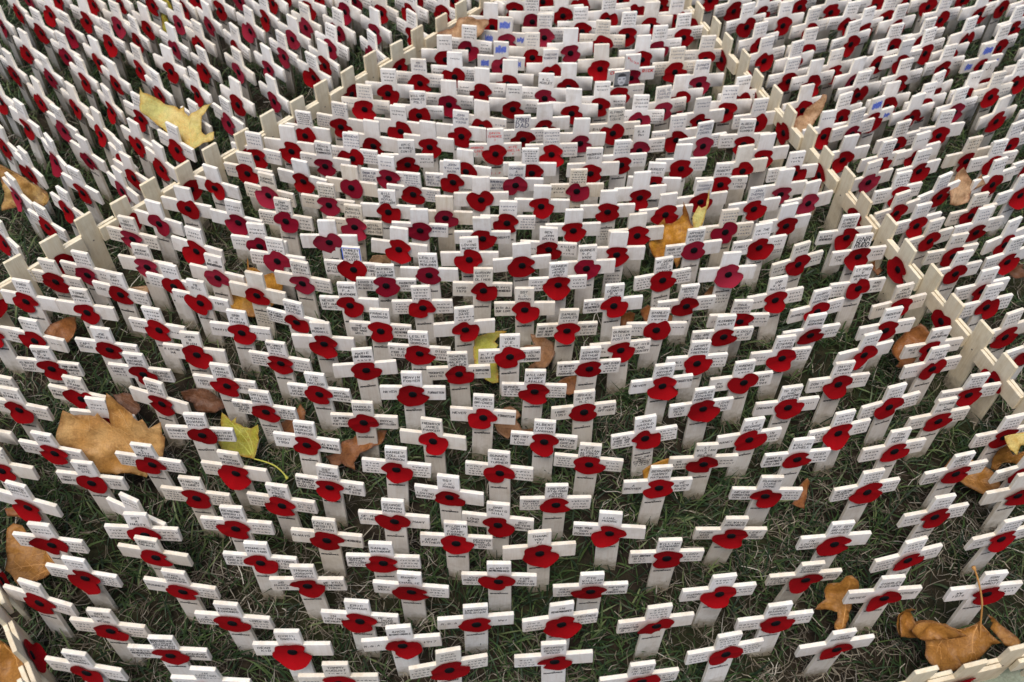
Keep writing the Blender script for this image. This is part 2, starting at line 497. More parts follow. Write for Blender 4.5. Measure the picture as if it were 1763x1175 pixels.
class Pen:
    def __init__(self, seed):
        self.r = random.Random(seed)
        self.V, self.F = [], []
        self.y = -TH / 2 - 0.00018
    def stroke(self, pts, w):
        for (x0, z0), (x1, z1) in zip(pts, pts[1:]):
            dx, dz = x1 - x0, z1 - z0
            l = math.hypot(dx, dz)
            if l < 1e-6:
                continue
            ex, ez = dx / l * w * 0.3, dz / l * w * 0.3
            px, pz = -dz / l * w / 2, dx / l * w / 2
            b = len(self.V)
            self.V += [(x0 - ex - px, self.y, z0 - ez - pz), (x1 + ex - px, self.y, z1 + ez - pz), (x1 + ex + px, self.y, z1 + ez + pz), (x0 - ex + px, self.y, z0 - ez + pz)]
            self.F.append((b, b + 1, b + 2, b + 3))
    def word(self, s, cx, zb, width, h, w, slant=0.12, messy=0.16):
        r = self.r
        n = len(s)
        adv = min(h * 0.92, width / max(n, 1))
        lw = adv * 0.68
        x = cx - adv * n / 2 + r.uniform(-0.0008, 0.0008)
        tilt = r.uniform(-0.06, 0.06)
        for i, ch in enumerate(s):
            k = h * r.uniform(0.85, 1.12)
            oz = zb + tilt * (i - n / 2) * adv + r.uniform(-0.05, 0.05) * h
            for line in GL.get(ch, []):
                self.stroke([(x + lw * (a / 4 + r.uniform(-1, 1) * messy * 0.3) + slant * k * (c / 6), oz + k * (c / 6 + r.uniform(-1, 1) * messy * 0.2)) for a, c in line], w)
            x += adv
    def scrawl(self, cx, zb, width, h, w):
        """a line of writing too small to read: loose up and down strokes, no letters"""
        r = self.r
        wid = width * r.uniform(0.6, 1.0)
        x = cx - wid / 2
        end = cx + wid / 2
        while x < end:
            k = r.choice((2, 3, 4))
            pts = []
            for i in range(k + 1):
                pts.append((x, zb + h * (r.uniform(0, 0.35) if i % 2 else r.uniform(0.6, 1.0))))
                x += h * r.uniform(0.16, 0.34)
            self.stroke(pts, w)
            x += h * r.uniform(0.12, 0.42)
    def block(self, text, cx, ztop, width, height, w, bold=False):
        lines = []
        for p in (text.split('/') if text else []):
            if p.startswith('~'):
                lines += [None] * int(p[1:] or 1)
            else:
                lines.append(p)
        if not lines:
            return
        pitch = min(0.0115 if bold else 0.0072, height / len(lines))
        z = ztop - (height - pitch * len(lines)) * self.r.uniform(0.1, 0.5)
        for s in lines:
            h = pitch * (0.66 if not bold else 0.8)
            if s is None:
                self.scrawl(cx, z - pitch * 0.85, width, min(h, 0.0034), w * 0.85)
            else:
                self.word(s, cx, z - pitch * 0.85, width, min(h, 0.0042 if not bold else 0.0092), w * (2.0 if bold else 1))
            z -= pitch

def inscription(txt, flags, seed, pdx):
    pen = Pen(seed)
    w = 0.00076
    k = 'k' in flags
    if 'B' in flags:
        for cx, z0, z1, hw in ((0, 0.107, 0.124, 0.010), (-0.031, 0.077, 0.093, 0.007), (0.031, 0.080, 0.092, 0.006)):
            x = cx - hw
            while x < cx + hw:
                pen.stroke([(x, z0 + pen.r.uniform(0, .004)), (x + 0.0005, z1 - pen.r.uniform(0, .005))], 0.0014)
                x += 0.0017
        return pen
    if flags.count('r') and txt[0] == 'WILLIAM':
        for i, ch in enumerate('WILLIAM'):
            pen.word(ch, -0.009 + i * 0.003, 0.122 - i * 0.0022, 0.004, 0.0045, 0.0008)
        pen.block(txt[1], -0.031, 0.097, 0.022, 0.008, 0.0008, True)
        pen.block(txt[2], 0.031, 0.097, 0.022, 0.008, 0.0008, True)
        return pen
    pen.block(txt[0], 0, 0.1285, 0.0245, 0.0255, w, k)
    pen.block(txt[1], -0.0315, 0.0975, 0.0225, 0.0225, w)
    pen.block(txt[2], 0.0315, 0.0975, 0.0225, 0.0225, w)
    pen.block(txt[3], 0, 0.0445, 0.0245, 0.0235, w)
    return pen

motto = Pen(5)
motto.word('IN', 0, 0.0520, 0.004, 0.0017, 0.00042, 0.1, 0.05)
motto.word('REMEMBRANCE', 0, 0.0482, 0.0225, 0.0024, 0.00078, 0.05, 0.04)
MOTTO = mesh_from('motto_print', motto.V, motto.F, [M['ink']])

# ------------------------------------------------------------------ tables: x, y, yaw, poppy dx, poppy dz, flags, writing (top|left|right|below), place in the photo
NEAR = """
-0.3282 0.3726 -2.4 -0.006 -0.021 368 1183||IN/LOVING/~|~2|~2|
-0.1871 0.3791 1.7 -0.0003 -0.015 585 1177||TOMMY/AUGUST/~|~1|~1|
0.1494 0.386 8.6 0.0034 -0.013 1099 1175||ALWAYS/IN OUR/MINDS|~1|~/T.A.C./NEWMAN|
-0.4735 0.3866 -8.3 0.0002 -0.0166 152 1158||PERCY/ALLEN/BURROWS|~2|~2|
-0.0645 0.3967 11.5 0 -0.0164 774 1153||~3|~3|~3|
-0.3842 0.4064 -1.7 0.0014 -0.0139 294 1130||BOMBARDIER/RAYMOND/WOODMAN/PULLEN|ALWAYS/REMEMBERED/WITH|GRANDAD/LANCASTER|
0.0534 0.4072 4.1 0.0009 -0.0139 952 1141||GEORGE/BUDGET/WOOD|~3||
-0.2448 0.4145 0.1 -0.001 -0.0152 506 1122||CYRIL/OWELL|DEAR/KID||
0.2502 0.4198 11.5 0.0012 -0.0144 1245 1127||~4|~3|~4|
-0.1208 0.4232 4.8 0.0004 -0.015 692 1113||AMOS/NIGHTINGALE|R.G.A.|1917|
0.3792 0.4277 9.5 0.0023 -0.017 1435 1119||JACK/BRANDON|||
-0.4605 0.4352 -5.9 0.0012 -0.0149 192 1087||SGT/WALTER/J/WEBB|~3|~3|
-0.3189 0.4465 -4.3 -0.0021 -0.0152 405 1074||THOMAS/EDMONDS|A/LOVELY/FATHER|LOVED US/~2|
-0.0363 0.4504 5.6 0.0005 -0.0171 820 1076||UNKNOWN/SOLDIER|R.G.A|WW1|
-0.1719 0.4515 -3 -0.0002 -0.0139 621 1071||ERIC/TOPHAM|IN/LOVING/MEMORY|OF MY/DEAR/BROTHER/ERIC|
0.1742 0.4524 8.4 0.0008 -0.0157 1128 1078||~4|~/FORGOTTEN/R.I.P||
0.0625 0.4531 9.2 0.0012 -0.0175 965 1075||IN/REMEMBRANCE|~3|FRIENDS/~2|
0.3129 0.4574 7.4 0.0017 -0.0139 1330 1075||FRED/BARREN/MARKS|~2|~2|
-0.5511 0.4666 -14.3 0.0005 -0.013 73 1040||~2||~2|
-0.3888 0.4851 -7.5 0.0015 -0.0162 315 1019||PAUL/CHARLES/JACKSON|GUNNER|~3|
-0.1153 0.4885 -3.4 0.0006 -0.0141 708 1021||BARRY/&/CHARLIE|REST/WELL|~3|
0.2524 0.4919 7.5 0.0011 -0.013 1235 1026||~2|THANK/YOU|~2|
0.099 0.4923 3.5 -0.0001 -0.013 1016 1022||PTE/WILLIAM/PARKER|PAY/YOUR/~|NEVER/BE/FORGOTTEN|
0.4491 0.4925 6 0.0023 -0.0161 1517 1030||CHARLES/NIELSEN|NEVER|FORGET|
-0.2397 0.4937 0.1 -0.0003 -0.013 531 1011||THOMAS/JOSEPH/ANGELL|28/MARCH/1918|WE WILL/REMEMBER/THEM|
-0.5096 0.499 -8.5 0.0028 -0.0136 147 997||~2|~3|~4|
0.5719 0.4998 7.5 0.0045 -0.0154 1689 1023||SGM/JOHN/ABBOTT|WW/1914|~2|
-0.0104 0.5033 -0.5 -0.001 -0.0132 859 1004||ALWAYS/REMEMBERED|JOHN/ROBERT J/~|FOR/THEIR/SACRIFICE|
0.3587 0.5119 6.5 0.0023 -0.0154 1382 1002||CLIFFORD/SIDNEY/ASHBURY|KILLED IN/ITALY/17.5.1918|A BRAVE/SOLDIER|
-0.3007 0.5224 -3.5 -0 -0.013 451 972||FRANCIS/WILLIAMS|FOR MY/GREAT/UNCLE|OCTOBER/1917/~|
-0.152 0.525 -0.9 0 -0.013 661 972||SAMUEL/RATHBONE|GUNNER/ROYAL/ARTILLERY/~|~3|
-0.4312 0.527 -8.3 0.002 -0.0133 269 963||JOSEPH/NEALE|||
0.1938 0.5375 3.1 0.0005 -0.0138 1146 965||WILLIAM/EDWARD/PAVE|LEST BROTHER/BILL/~|LOST/~2|
0.4901 0.5412 15 -0.0001 -0.013 1558 967||~3|~3|~2|
-0.5634 0.5418 -6.8 0.0025 -0.013 90 941||~2|~3|~3|
0.0377 0.5427 5.3 0.0006 -0.0144 928 954||THANK/YOU/VI|||
-0.0644 0.5537 -2.4 -0.0004 -0.0143 786 938||PILGRIM/QMR/FRANK/TURNEY|DEAR/FATHER|DEVOTED/FROM A/DEVOTED/SON|
-0.2244 0.5551 -4.8 -0.0002 -0.0143 565 932||EZEKIEL/NESBITT/JACKSON|ALWAYS|REMEMBERED|
-0.453 0.5577 -1.1 0.0028 -0.013 250 923||SGT/A/HASTY|~3|~3|
0.4054 0.5633 6.8 0.0012 -0.0176 1434 937||SJT GEO/BRIDGE/ASHLEY|IN/LOVING/MEMORY||
0.2767 0.5695 2 0.0017 -0.0143 1256 926||ALWAYS/REMEMBER|THOSE/WHO/DIED|LEST/WE/FORGET|
-0.3389 0.5697 -4.2 -0.0023 -0.0163 410 911||REMEMB/GRENVIL/LINDSEY|~4|~3|
0.125 0.5713 -3.3 0.0007 -0.0147 1047 920||LUAL/MOORE|FROM YOUR/SON/ROBERT||
0.6165 0.5722 14.7 -0.0016 -0.013 1721 931||~3|~2|~2|
-0.4666 0.5801 -24 0.0037 -0.013 239 895|n|~2||~1|
-0.0136 0.5812 -5.2 0.0002 -0.0167 857 905||GNR/DENNIS/HILL|LONG/GONE|BUT/NEVER/FORGOTTEN|
-0.1437 0.5823 -3.7 0.0005 -0.013 680 900||GEORGE/EDWARD/MORRON|OF MY/FATHER|MARY|
-0.6111 0.5968 -14.3 0 -0.021 49 872||SISTER/HARRIET/~|||
0.5398 0.6016 12.9 0.0004 -0.013 1605 893||~3|~2|~3|~3
-0.2886 0.6025 -8 -0.0001 -0.0158 487 873||SGT/VICTOR/FRED/MOSS|~3|~/DI ST/~|
0.0589 0.6093 2.6 0.0008 -0.0134 956 872||TREVOR/STALHAM/JOHN/PRICE|THANKS/TO YOU/~2|~3|
-0.3984 0.6099 -6.5 0.0002 -0.013 341 861||WINSTON/SIDNEY/~|~4|~4|
-0.077 0.6185 -7.8 0.0005 -0.0137 774 859||SGT/J.H./MARR|IN/LOVING/MEMORY||
0.3298 0.6276 0.4 -0.0003 -0.0146 1316 857||GUNNER/CHAS/DORE|NEVER/FORGOTTEN/SON DAY|~3|
-0.2308 0.6298 -6.8 -0.0003 -0.0144 570 842||SGT/HARRY/RICHMOND/~|REMEMBERED/MY DEARLY/WILLIAM/MARION|ALL/OUR LOVE/1919|
-0.5382 0.6306 -6 -0.0009 -0.0159 161 834||GNR/BILL/DYE|NOT/FORGOTTEN|~/1916|
0.6549 0.6369 12.3 0.0036 -0.0178 1745 854|||||
0.4603 0.6371 11.8 0.0026 -0.016 1487 849||~4|IN LOVING/MEMORY/~2|~3|
0.1918 0.6379 5.3 0.0019 -0.0146 1131 842||BERNARD/HARRY/HAYWARD|A/BROTHER|WE/NEVER/KNEW|
-0.6593 0.6473 -8.6 -0.0009 -0.0158 8 812||~2|||
-0.3572 0.6476 -9.1 0.0014 -0.013 406 818||REX/RAYMOND/MCGREGOR|~2||
-0.0139 0.6557 -6.3 0.0009 -0.0138 859 817||GUNNER/ISAAC/TURNER|~4|~3|
-0.1475 0.6581 -3.4 0.0001 -0.0132 684 811||RAMSEY/COLLINS/JOHNSON|~4|~4|
-0.4705 0.6585 -8.7 0.0033 -0.013 261 803||TOMMY/&/KATY/MCCAFFERY|~4|~3|
0.5833 0.6654 13.5 0.0012 -0.013 1640 820||JOHN/DONALD/~2|A/GRAND/FATHER|~2|
0.1029 0.6702 -4.6 0.0015 -0.0134 1012 803||SJT/WILLIAM/ALFRED/CLIFTON|~4|~3|
0.6766 0.6711 16.5 0 -0.021 1759 815||~2|~2||
-0.603 0.6732 -10.9 0.004 -0.013 93 784||JACK/CROSS|~/R.G.A|~1|
0.2543 0.6742 3.8 0.0008 -0.0144 1209 802||LT/WILLIAM/A/BELSO|WE/ALWAYS/~|~2|
0.3796 0.6839 8.4 0.0007 -0.013 1369 794||WILLIAM/LOVELL|SHOULD ALL/REMEMBER/WITH LOVE|DIED/~2|
-0.2702 0.6948 -6.9 -0.0001 -0.0147 530 768||GUNNER/HORACE/PARTRIDGE|EGYPT/1950|ALWAYS/REMEMBERED|
0.51 0.6991 12.3 0.002 -0.013 1533 781||TOM/FRANK/HURT|~3|~2|
-0.1035 0.7028 -7.5 0.0004 -0.013 746 763||FREDERICK/JAMES/PARKER|||
0.045 0.7048 -4.1 0.0006 -0.0133 936 764||ALBERT/VICTOR/LANGHAM|1896-1917/WITH/LOVE|GRATITUDE/GREAT/UNCLE|
-0.4145 0.7059 -1.9 0.0023 -0.0133 348 753||THOMAS/EDWARD/MILLAR|GUNNER/~2|DRIVER/MARION/HENRY|
0.1795 0.7132 10.2 0.0006 -0.013 1108 758||JOHN/HAROLD/YOUNG|FOR ALL/THOSE WHO/DIED OR/~|~4|THAT THEY/REST/ETERNALLY/IN PEACE/~
0.3207 0.7136 10.9 0 -0.013 1288 761||LT/GEORGE/MERVILLE|NANCY|IN/PEACE/~|
0.6665 0.725 13.6 -0.0001 -0.013 1724 756||~3|~4|~2|
-0.5498 0.7269 -5.6 0 -0.021 182 727||~2|~1||
0.444 0.7272 14.5 -0.0017 -0.013 1441 749||~3|~3|~3|
-0.1977 0.7302 -1 -0.0008 -0.013 629 732||HAROLD/HAMBROSE|IN MEMORY/OF MY/FATHER|ROYAL/ARTILLERY|
-0.6693 0.7416 -11.8 0.0006 -0.013 37 709||~/STANLEY|~2|~2|
-0.0373 0.7434 -2.6 0.0004 -0.0144 832 721||REUBEN/BRIDGES/~|NEVER|FORGOTTEN|
-0.3363 0.7452 -9.3 0.0023 -0.013 457 713||DRIVER/WILLIAM/RAWLINS|OUR DAD/LOVED FOR/GOOD/~|IN A/SERVICE/~2|~4
0.5845 0.7509 13.5 0.001 -0.0156 1611 727||RICHARD/W/POLMOND|~2|~3|
0.0997 0.7541 7.2 0.0002 -0.013 1004 713||BRUCE/OLIVER/M.C.|1886-/1951|A BRAVE/OFFICER|
-0.4819 0.7574 -17.5 0.0044 -0.013 278 697||HARRY/MORRIS/ORVINS|||
-0.5917 0.7619 -11.9 0.002 -0.0131 142 690||SJT/FRANK/JACKSON|NEVER/FORGOTTEN|~3|
0.2618 0.7627 9 0.0023 -0.0135 1205 708||CHARLES/EDWARD/PARMENTER|GOOD/REST/DAD|LOVE/YOU/DAD|
0.3798 0.7675 8.7 0.0021 -0.0131 1352 706||TO EACH/AND/EVERYONE/OF THEM|UNKNOWN|~1|
0.5234 0.7719 17.2 -0.0018 -0.013 1529 704||~3|~3|~3|
-0.2663 0.7765 -8.4 0.0004 -0.0136 550 683||IAN/D.C./MACLEOD|TO MY/DEAR/FATHER|ROYAL/ARTILLERY/~|
-0.1361 0.7798 1.2 -0.0003 -0.0132 712 682||MERVIN/FOSTER|NEVER|FORGOTTEN|
0.0323 0.7876 0.8 0.0008 -0.0131 920 678||WILLIAM/WIRRY/LAVALLE|GUNNER/RE 125308/~2|~4|
-0.3982 0.7883 -7.9 0.0027 -0.013 390 668||JOHN/THOMAS/HYDE|1899/1973|~/WITH YOU|
-0.7349 0.7906 -11.9 0.0001 -0.0154 -23 659||~2|~2|~2|
0.6401 0.7945 11.7 -0.001 -0.013 1665 684||~4|~3|~3|
0.211 0.802 9.8 0.0011 -0.0147 1138 668||JAMES/ARTHUR/MARSH|NEVER|FORGOTTEN|
-0.5204 0.8053 -6.5 0.0037 -0.013 245 649||GNR/GEORGE/ROWNS|LANCE/UNCLE/~|GEORGE/PLAYED/~|
0.3232 0.8092 9.1 0.0034 -0.013 1274 663||LAURENCE/CHARLES/~|MY/DAD|YEARS/WW/1944|
0.4601 0.8102 9.8 0.0001 -0.0138 1440 665||DAVID/HENRY/~|DON'T/~|~2|
-0.651 0.8133 -5.5 0.003 -0.0138 89 638||ALBERT/R.W/DODGE|ALWAYS/TO MY/DADDY|FROM LOVING/DAUGHTER/LILY|
-0.0747 0.8159 3.5 0.0005 -0.0135 790 648||REMEMB/TROOPER/MALBY A/WALTER|TROOPER/WHITE|A SERVICEMAN/~|
-0.2069 0.8198 5.5 0.0011 -0.013 630 641||MARIE/OUR GRANDDA/~|||
0.1097 0.8292 6.9 0.0009 -0.013 1013 639||EDWARD/ARTHUR/RANSOME|IN MEMORY/~2/MARGARET|WHO DIED/~3|
-0.3289 0.8294 -10.1 0.0014 -0.013 484 630||MY UNCLE/DAVE/~2|~4|~3|
0.5994 0.8406 14.5 0.0012 -0.0138 1600 638||~/TOM/MALLORY|~1|~2|
-0.4528 0.8426 -5.4 0.0036 -0.013 338 614||JOHN/M/RICH|A LOVING/MA||
0.2645 0.8429 8.3 0.0007 -0.0139 1198 629||HENRY/LAWRENCE/FREEMAN|IN ALL/~|~3|
-0.0028 0.8488 4.5 0.0002 -0.013 878 618||YOUR/U.E./~|M.T.F/ALWAYS/~|MISSING/YOU/TOMORROW|
-0.5794 0.849 -6.4 0.0037 -0.013 188 606||JOE/MONIE|CAPT/DENER|~3|
-0.1324 0.8516 -3.9 0.0002 -0.013 723 613||LESLIE/CHARLES/GORDON|MY DAD/FOR G/LIEUT|DIED/~/1944|
0.3863 0.8558 9 0.0027 -0.0151 1342 620||~/EDWARD/CLIFORD|~2|~4|
-0.685 0.8618 -12 -0.0023 -0.013 67 592||~2|~3|~|
0.5095 0.864 18.2 -0.0011 -0.0139 1486 615||~2|||
0.1562 0.8659 7.2 0.0005 -0.0143 1067 605||GUNNER/WILLIAM/POSTIN|~2|OF HIS/AND/COUNTRY|
-0.2726 0.8662 -4 0.0011 -0.013 558 596||BERT/RUSSELL|||
0.6104 0.8756 11.8 -0.0039 -0.013 1602 606||A.G./GOLDSPINK|REST/IN|~|
0.7508 0.8759 22.5 0 -0.021 1768 609||~2|~2|~2|
-0.7544 0.8762 -8.2 -0.002 -0.0175 -10 577||~2|~2||
-0.3951 0.8844 -6.1 0.0017 -0.013 417 577||GNR/R.M.Y/THOMAS|TRAVIS|~|
-0.5169 0.8872 -12.9 0.0023 -0.013 274 572||~3|~2|~|
0.3073 0.8924 7.3 0.0018 -0.013 1242 584||ALEXANDER/HANLEY|YOU ARE/LOVED &/~|A CHILD/WAY OF/~|
-0.1917 0.8924 -2.3 -0 -0.0134 657 574||FRANCIS/MARRON|THE/SACRIFICE/YOU MADE/WELL|ALWAYS/REMEMBER/~|
0.4379 0.8982 13 -0.0007 -0.013 1394 582||EDWARD/ROSENTHAL|~1|~2|
-0.0701 0.8986 8.3 0.0013 -0.0143 800 571||TONY/DAVE/~2|||
0.0809 0.8986 6.7 -0.0003 -0.013 976 574||SAMUEL/CHARLES/~|YOUR LIFE/WAS HEART/OUT BODY|TOO GREAT/~2|
0.2117 0.9032 4.1 0.0003 -0.013 1129 573||STANLEY/GEORGE/~|~2|~1|
-0.3182 0.906 -15 0.0013 -0.013 511 559||SIDNEY/ALFRED/TAYLOR|FATHER/THE KINDEST/~2||
0.7276 0.9091 20.8 0 -0.021 1728 578||~3|~2||
0.5515 0.911 14.6 -0.0016 -0.013 1523 573||FREDERICK/~|~|~|
-0.6308 0.9204 -9.2 0.0008 -0.0153 152 540||TOMMY/CORNWALL/~|||
0.3351 0.922 3.7 0.002 -0.013 1270 558||PAUL/ROBERT/~|~1|~2|
-0.7198 0.9367 -10.7 -0.0059 -0.013 55 524||FRED/~2|||
0.0177 0.9384 1.3 0.0002 -0.013 903 538||SGT/L.C./MARNO|WITH ALL/OUR LOVE||
-0.1345 0.9387 1.3 0.0002 -0.0131 728 534||~4|~4|~3|
-0.2437 0.9419 -4.4 0.0003 -0.0136 603 529||GUNNER/F.A./BLACKMORE|NEVER/LEFT OUR/HEARTS||
-0.466 0.9419 -13.5 -0.0013 -0.0153 348 525||TB/BILL|1942|1945|
0.4551 0.945 18.4 0.0003 -0.013 1404 541||HARRY/VICTOR/HARDING|GUNNER|~2|
0.1508 0.9496 6.8 0.0006 -0.0138 1055 531||GNR/DENNIS/R.W/PARRY|WE WILL/REMEMBER/THEM||
0.2606 0.9509 10.7 0.0001 -0.013 1180 532||HANNAH/RUTH/~2|~2|~3|
-0.5888 0.9547 -14.5 -0.0003 -0.0132 211 512||SGT/CAPT/~|LOVE|~3|
0.5801 0.9568 16.7 0.0016 -0.013 1543 533|y|JOHN/RONALD/CREASER|1943|~|
-0.384 0.9595 -13.1 -0.0014 -0.0152 446 512|||||~4
0.7125 0.9602 17.3 0.0012 -0.0134 1693 533||~3|~3|~3|
0.3961 0.9681 12.6 -0.0002 -0.014 1332 520||GNR/K.W./MACLEAN|~1|~3|
-0.5139 0.9741 -15 -0.0006 -0.0146 302 497||~2|~3|~|
-0.0454 0.9765 2.3 0.0012 -0.0137 832 504||GORDON/SCOTT/OLIVER|1898-/1979|ALWAYS/REMEMBERED|
-0.6956 0.9798 -13.1 -0.0002 -0.0152 99 488||~2|~3|~2|
-0.1925 0.9814 0.6 -0.0004 -0.013 666 497|p|ALFRED/WILLIAM/STOCKBRIDGE|LOVED &/MISSED/ALWAYS|DAUGHTER/SON &/~|
-0.3203 0.9843 -12 -0.0004 -0.0138 523 492|p|CAPTAIN/PETER/~||~3|
0.0685 0.9913 5.3 0.0003 -0.0146 960 494||GUNNER/JAMES/HENRY/AMEY|~3|~3|
-0.4519 0.993 -15.3 0.0014 -0.013 376 482|p|R.IR/ROSENBOROUGH|||
0.7165 0.9939 15.3 0.0012 -0.0145 1686 504||~2|~3||
0.5262 0.994 11 0.0013 -0.013 1473 501||LT FRED/W/MARCHANT/M.B.E|~3|AND/BUT/~|
-0.6514 0.996 -14.9 -0.0011 -0.0162 154 476|p|~3|~2|~2|
0.2292 1.0039 12.4 -0.0004 -0.013 1139 487||MY DEAR/DAD/HAROLD/~|~4|~4|~5
-0.1291 1.0054 -2.4 -0.0005 -0.013 739 478|p|LESLIE/WILLIAM/NEWLANDS|||
-0.5656 1.0129 -12.2 0.0015 -0.013 255 464|p|FRANK/REDDIES||~1|
-0.2465 1.0151 -5.8 0.0001 -0.0131 610 468|b|STANLEY/RAUCH/DRIVER/TASTE|ROYAL/FIELD/ARTILLERY|DIED 7/FEBRUARY/191|
0.3316 1.0183 8.6 0.001 -0.013 1251 477|p||||~3
0.1131 1.0265 5.9 -0 -0.0133 1009 466|p|GUNNER/R.F./WADE|||
-0.3654 1.0297 -10.2 -0.0012 -0.013 480 454|p|~3|~3||
0.6878 1.0298 17.9 -0.0006 -0.0143 1643 474||~2|~2|~|
0.013 1.0312 6.1 0 -0.0152 898 460|||||
-0.0682 1.0406 1 -0.001 -0.013 809 451||IN/LOVING/MEMORY|||
0.4432 1.0418 20.5 0.0009 -0.013 1371 460||ALBERT/~|~2|~2|
-0.4954 1.05 -18.6 -0.0011 -0.0147 342 436||~2|||
0.1624 1.0576 5.2 -0.0001 -0.0137 1061 442|||||~3
-0.1791 1.0598 -5.4 -0.0008 -0.013 689 434|||||
0.5426 1.0623 11.5 -0.0004 -0.013 1475 446|k|GNR/RUDD|LOST/THE|~2|
-0.4002 1.0629 -8 0.0005 -0.0141 449 428|p|~2|~2|~1|
0.7807 1.0633 20.3 0 -0.021 1734 450||~4|~2||
-0.8031 1.065 -41.1 0 -0.021 11 418||~3||~|
0.0546 1.0655 -4.4 0.0005 -0.013 943 434||BEN/JOHN/SMITH|~|KILLED/IN/~|
0.6915 1.0685 14.8 0.0037 -0.016 1635 444||~2|~2|~|
0.2838 1.0691 9.7 0.0008 -0.013 1192 436|p|ARTHUR/BURGESS/KNIFE|FROM US/~2||
-0.6026 1.0728 -15.6 -0.0003 -0.013 231 416|p|SGT/ROBERT/~|~3|~3|
-0.2916 1.0731 0.4 -0.0001 -0.013 568 422|p||||
0.39 1.0816 14.3 -0.0002 -0.0159 1306 428||IN THE/~|FINALLY/~|~2|
-0.05 1.0868 -0.1 0.0001 -0.0136 831 416|||A.|ROBERTS|
-0.7453 1.0963 -33.5 0.0004 -0.013 85 396||~3|~2|~2|
0.6639 1.0993 22.7 0.0013 -0.013 1596 420||~3|~2|~|
0.1955 1.1001 8.2 0.0014 -0.0134 1094 410|||||
0.7883 1.1025 27.5 0 -0.021 1728 419||~1|||
-0.1504 1.1028 -1.4 0.0004 -0.013 724 402|p||HIS|REMEMBERED/~|
0.5305 1.106 10.9 0.0038 -0.0157 1452 412||ERNEST/ALBERT/TURNER|ALWAYS/REMEMBERED||
0.0948 1.1086 3.9 0.0006 -0.013 986 402|||||
-0.2556 1.1087 -4.4 0 -0.013 612 395|py|DANIEL/PATRICIA/~|~1|ROYAL/ARTILLERY/1914-1918|
-0.5713 1.109 -19.9 0.0027 -0.013 275 389|p||||
0.341 1.1123 10.4 -0.0013 -0.0131 1248 404|py|~4|~|~3|
-0.4464 1.1147 -14.1 0.0035 -0.013 409 387|p|~2|||
-0.3682 1.1193 -10.7 0.0006 -0.013 494 385|p|GNR/GEORGE/HENRY/~|~4|~3|
-0.0098 1.124 1.4 -0.0015 -0.013 875 389||~2||~4|
0.7509 1.1295 17.4 0 -0.021 1680 399||~3|~3|~2|
0.4379 1.1296 15.2 0.0032 -0.0153 1349 393|||||~4
-0.1119 1.1326 -1.9 0.0006 -0.013 767 380|py||||
-0.7228 1.134 -37 -0.0041 -0.013 121 368||~2|~|~2|
0.6532 1.1356 19.2 0.0005 -0.0154 1575 392||~2|~3|~|
-0.5331 1.1447 -13.9 0.0021 -0.013 324 364|||||
-0.2052 1.1448 -3.5 -0 -0.0132 669 370||BILL/ORR/ROYAL/ARTILLERY|||
0.2477 1.1497 10.4 -0.0009 -0.0132 1145 375|||||
0.1527 1.1539 3.3 -0.0004 -0.013 1045 370|||||~4
-0.3051 1.1585 -9.7 0.0015 -0.013 566 358|py|~4|~2|~|
0.7516 1.1608 18.3 -0.0034 -0.013 1671 376||~4|~2|~3|
0.6276 1.163 23.7 -0.0016 -0.013 1541 372||~2|~2||
0.045 1.1639 0.1 -0.001 -0.013 932 361|||||
-0.8146 1.1645 -41.9 -0.0064 -0.0171 35 344|p||||
0.3948 1.1694 12.4 -0.0003 -0.0154 1297 363||JOHN/THOMAS/ELLIOTT|||
-0.0551 1.1784 2.7 -0 -0.013 828 348|||||
-0.4049 1.1793 -17.5 -0.0015 -0.013 466 341|py|THOMAS/FERGUSON|~3|~2|
0.3095 1.1824 12.5 -0.0021 -0.013 1206 352||THOMAS/GEORGE|||~3
0.486 1.1834 20 -0.0004 -0.013 1389 355|p||||
-0.6482 1.1851 -41.5 -0.0036 -0.0169 215 333|p||||
-0.7185 1.1856 -33 0 -0.021 142 331||~2|||
-0.1681 1.1881 -9 -0.0001 -0.0136 712 339||~5|~|~4|
-0.4976 1.1952 -21 -0.0014 -0.0135 373 329|||||
0.2092 1.1993 8.4 0 -0.021 1101 339|||||
-0.272 1.2023 -12.1 -0.0005 -0.0131 606 328|py||||
0.1044 1.2033 5.1 -0.0005 -0.013 993 334|py|~5|KIJUCH/~||
0.7082 1.2083 27.4 0.0047 -0.0185 1612 341||~4|~2||
0.6402 1.2101 17.8 0.0045 -0.0175 1542 339||~4|~3|~2|
0.4472 1.2127 13.3 0 -0.021 1344 333|p||||
0.8431 1.2136 23.6 0.007 -0.0172 1749 340||~2|~2||
0.0027 1.2143 2.2 -0.0012 -0.013 889 324|p|GUNNER/A/CLARKE|REMEMBERED/WITH/GRATITUDE||
-0.3556 1.2155 -17.3 0.0015 -0.013 522 317|||||
-0.1053 1.2206 -4.1 0.0019 -0.0136 779 318||JOHN/WILLIAM/MARK|MAY HE/REST IN/PEACE||
-0.645 1.2212 -36.7 0.008 -0.013 228 308||||~1|
0.2346 1.2229 0.8 -0.0006 -0.013 1125 323||AUGUST/~|||
0.3473 1.2265 4.9 -0.001 -0.0138 1240 322||~/ROBERT/~||TO/~/1945|
-0.2145 1.2276 -7.5 0.0025 -0.013 668 311|p|~2|KNOWN FOR/PEACE/FORGIVE|~2|
-0.8179 1.2295 -42.9 0 -0.021 55 299||~2|||
-0.4493 1.2318 -15.8 -0.0025 -0.013 430 304||~2|~2||
0.5992 1.2388 21.4 -0.0018 -0.0133 1494 318|p|~1|||
0.8123 1.2476 24.2 0 -0.021 1707 316||~2||~|
-0.0843 1.2481 -10 0.0014 -0.013 801 300|||||
-0.6001 1.2496 -40.9 -0.0004 -0.02 281 290|||||
0.0254 1.2546 1.6 0.0034 -0.02 912 298||~5|||
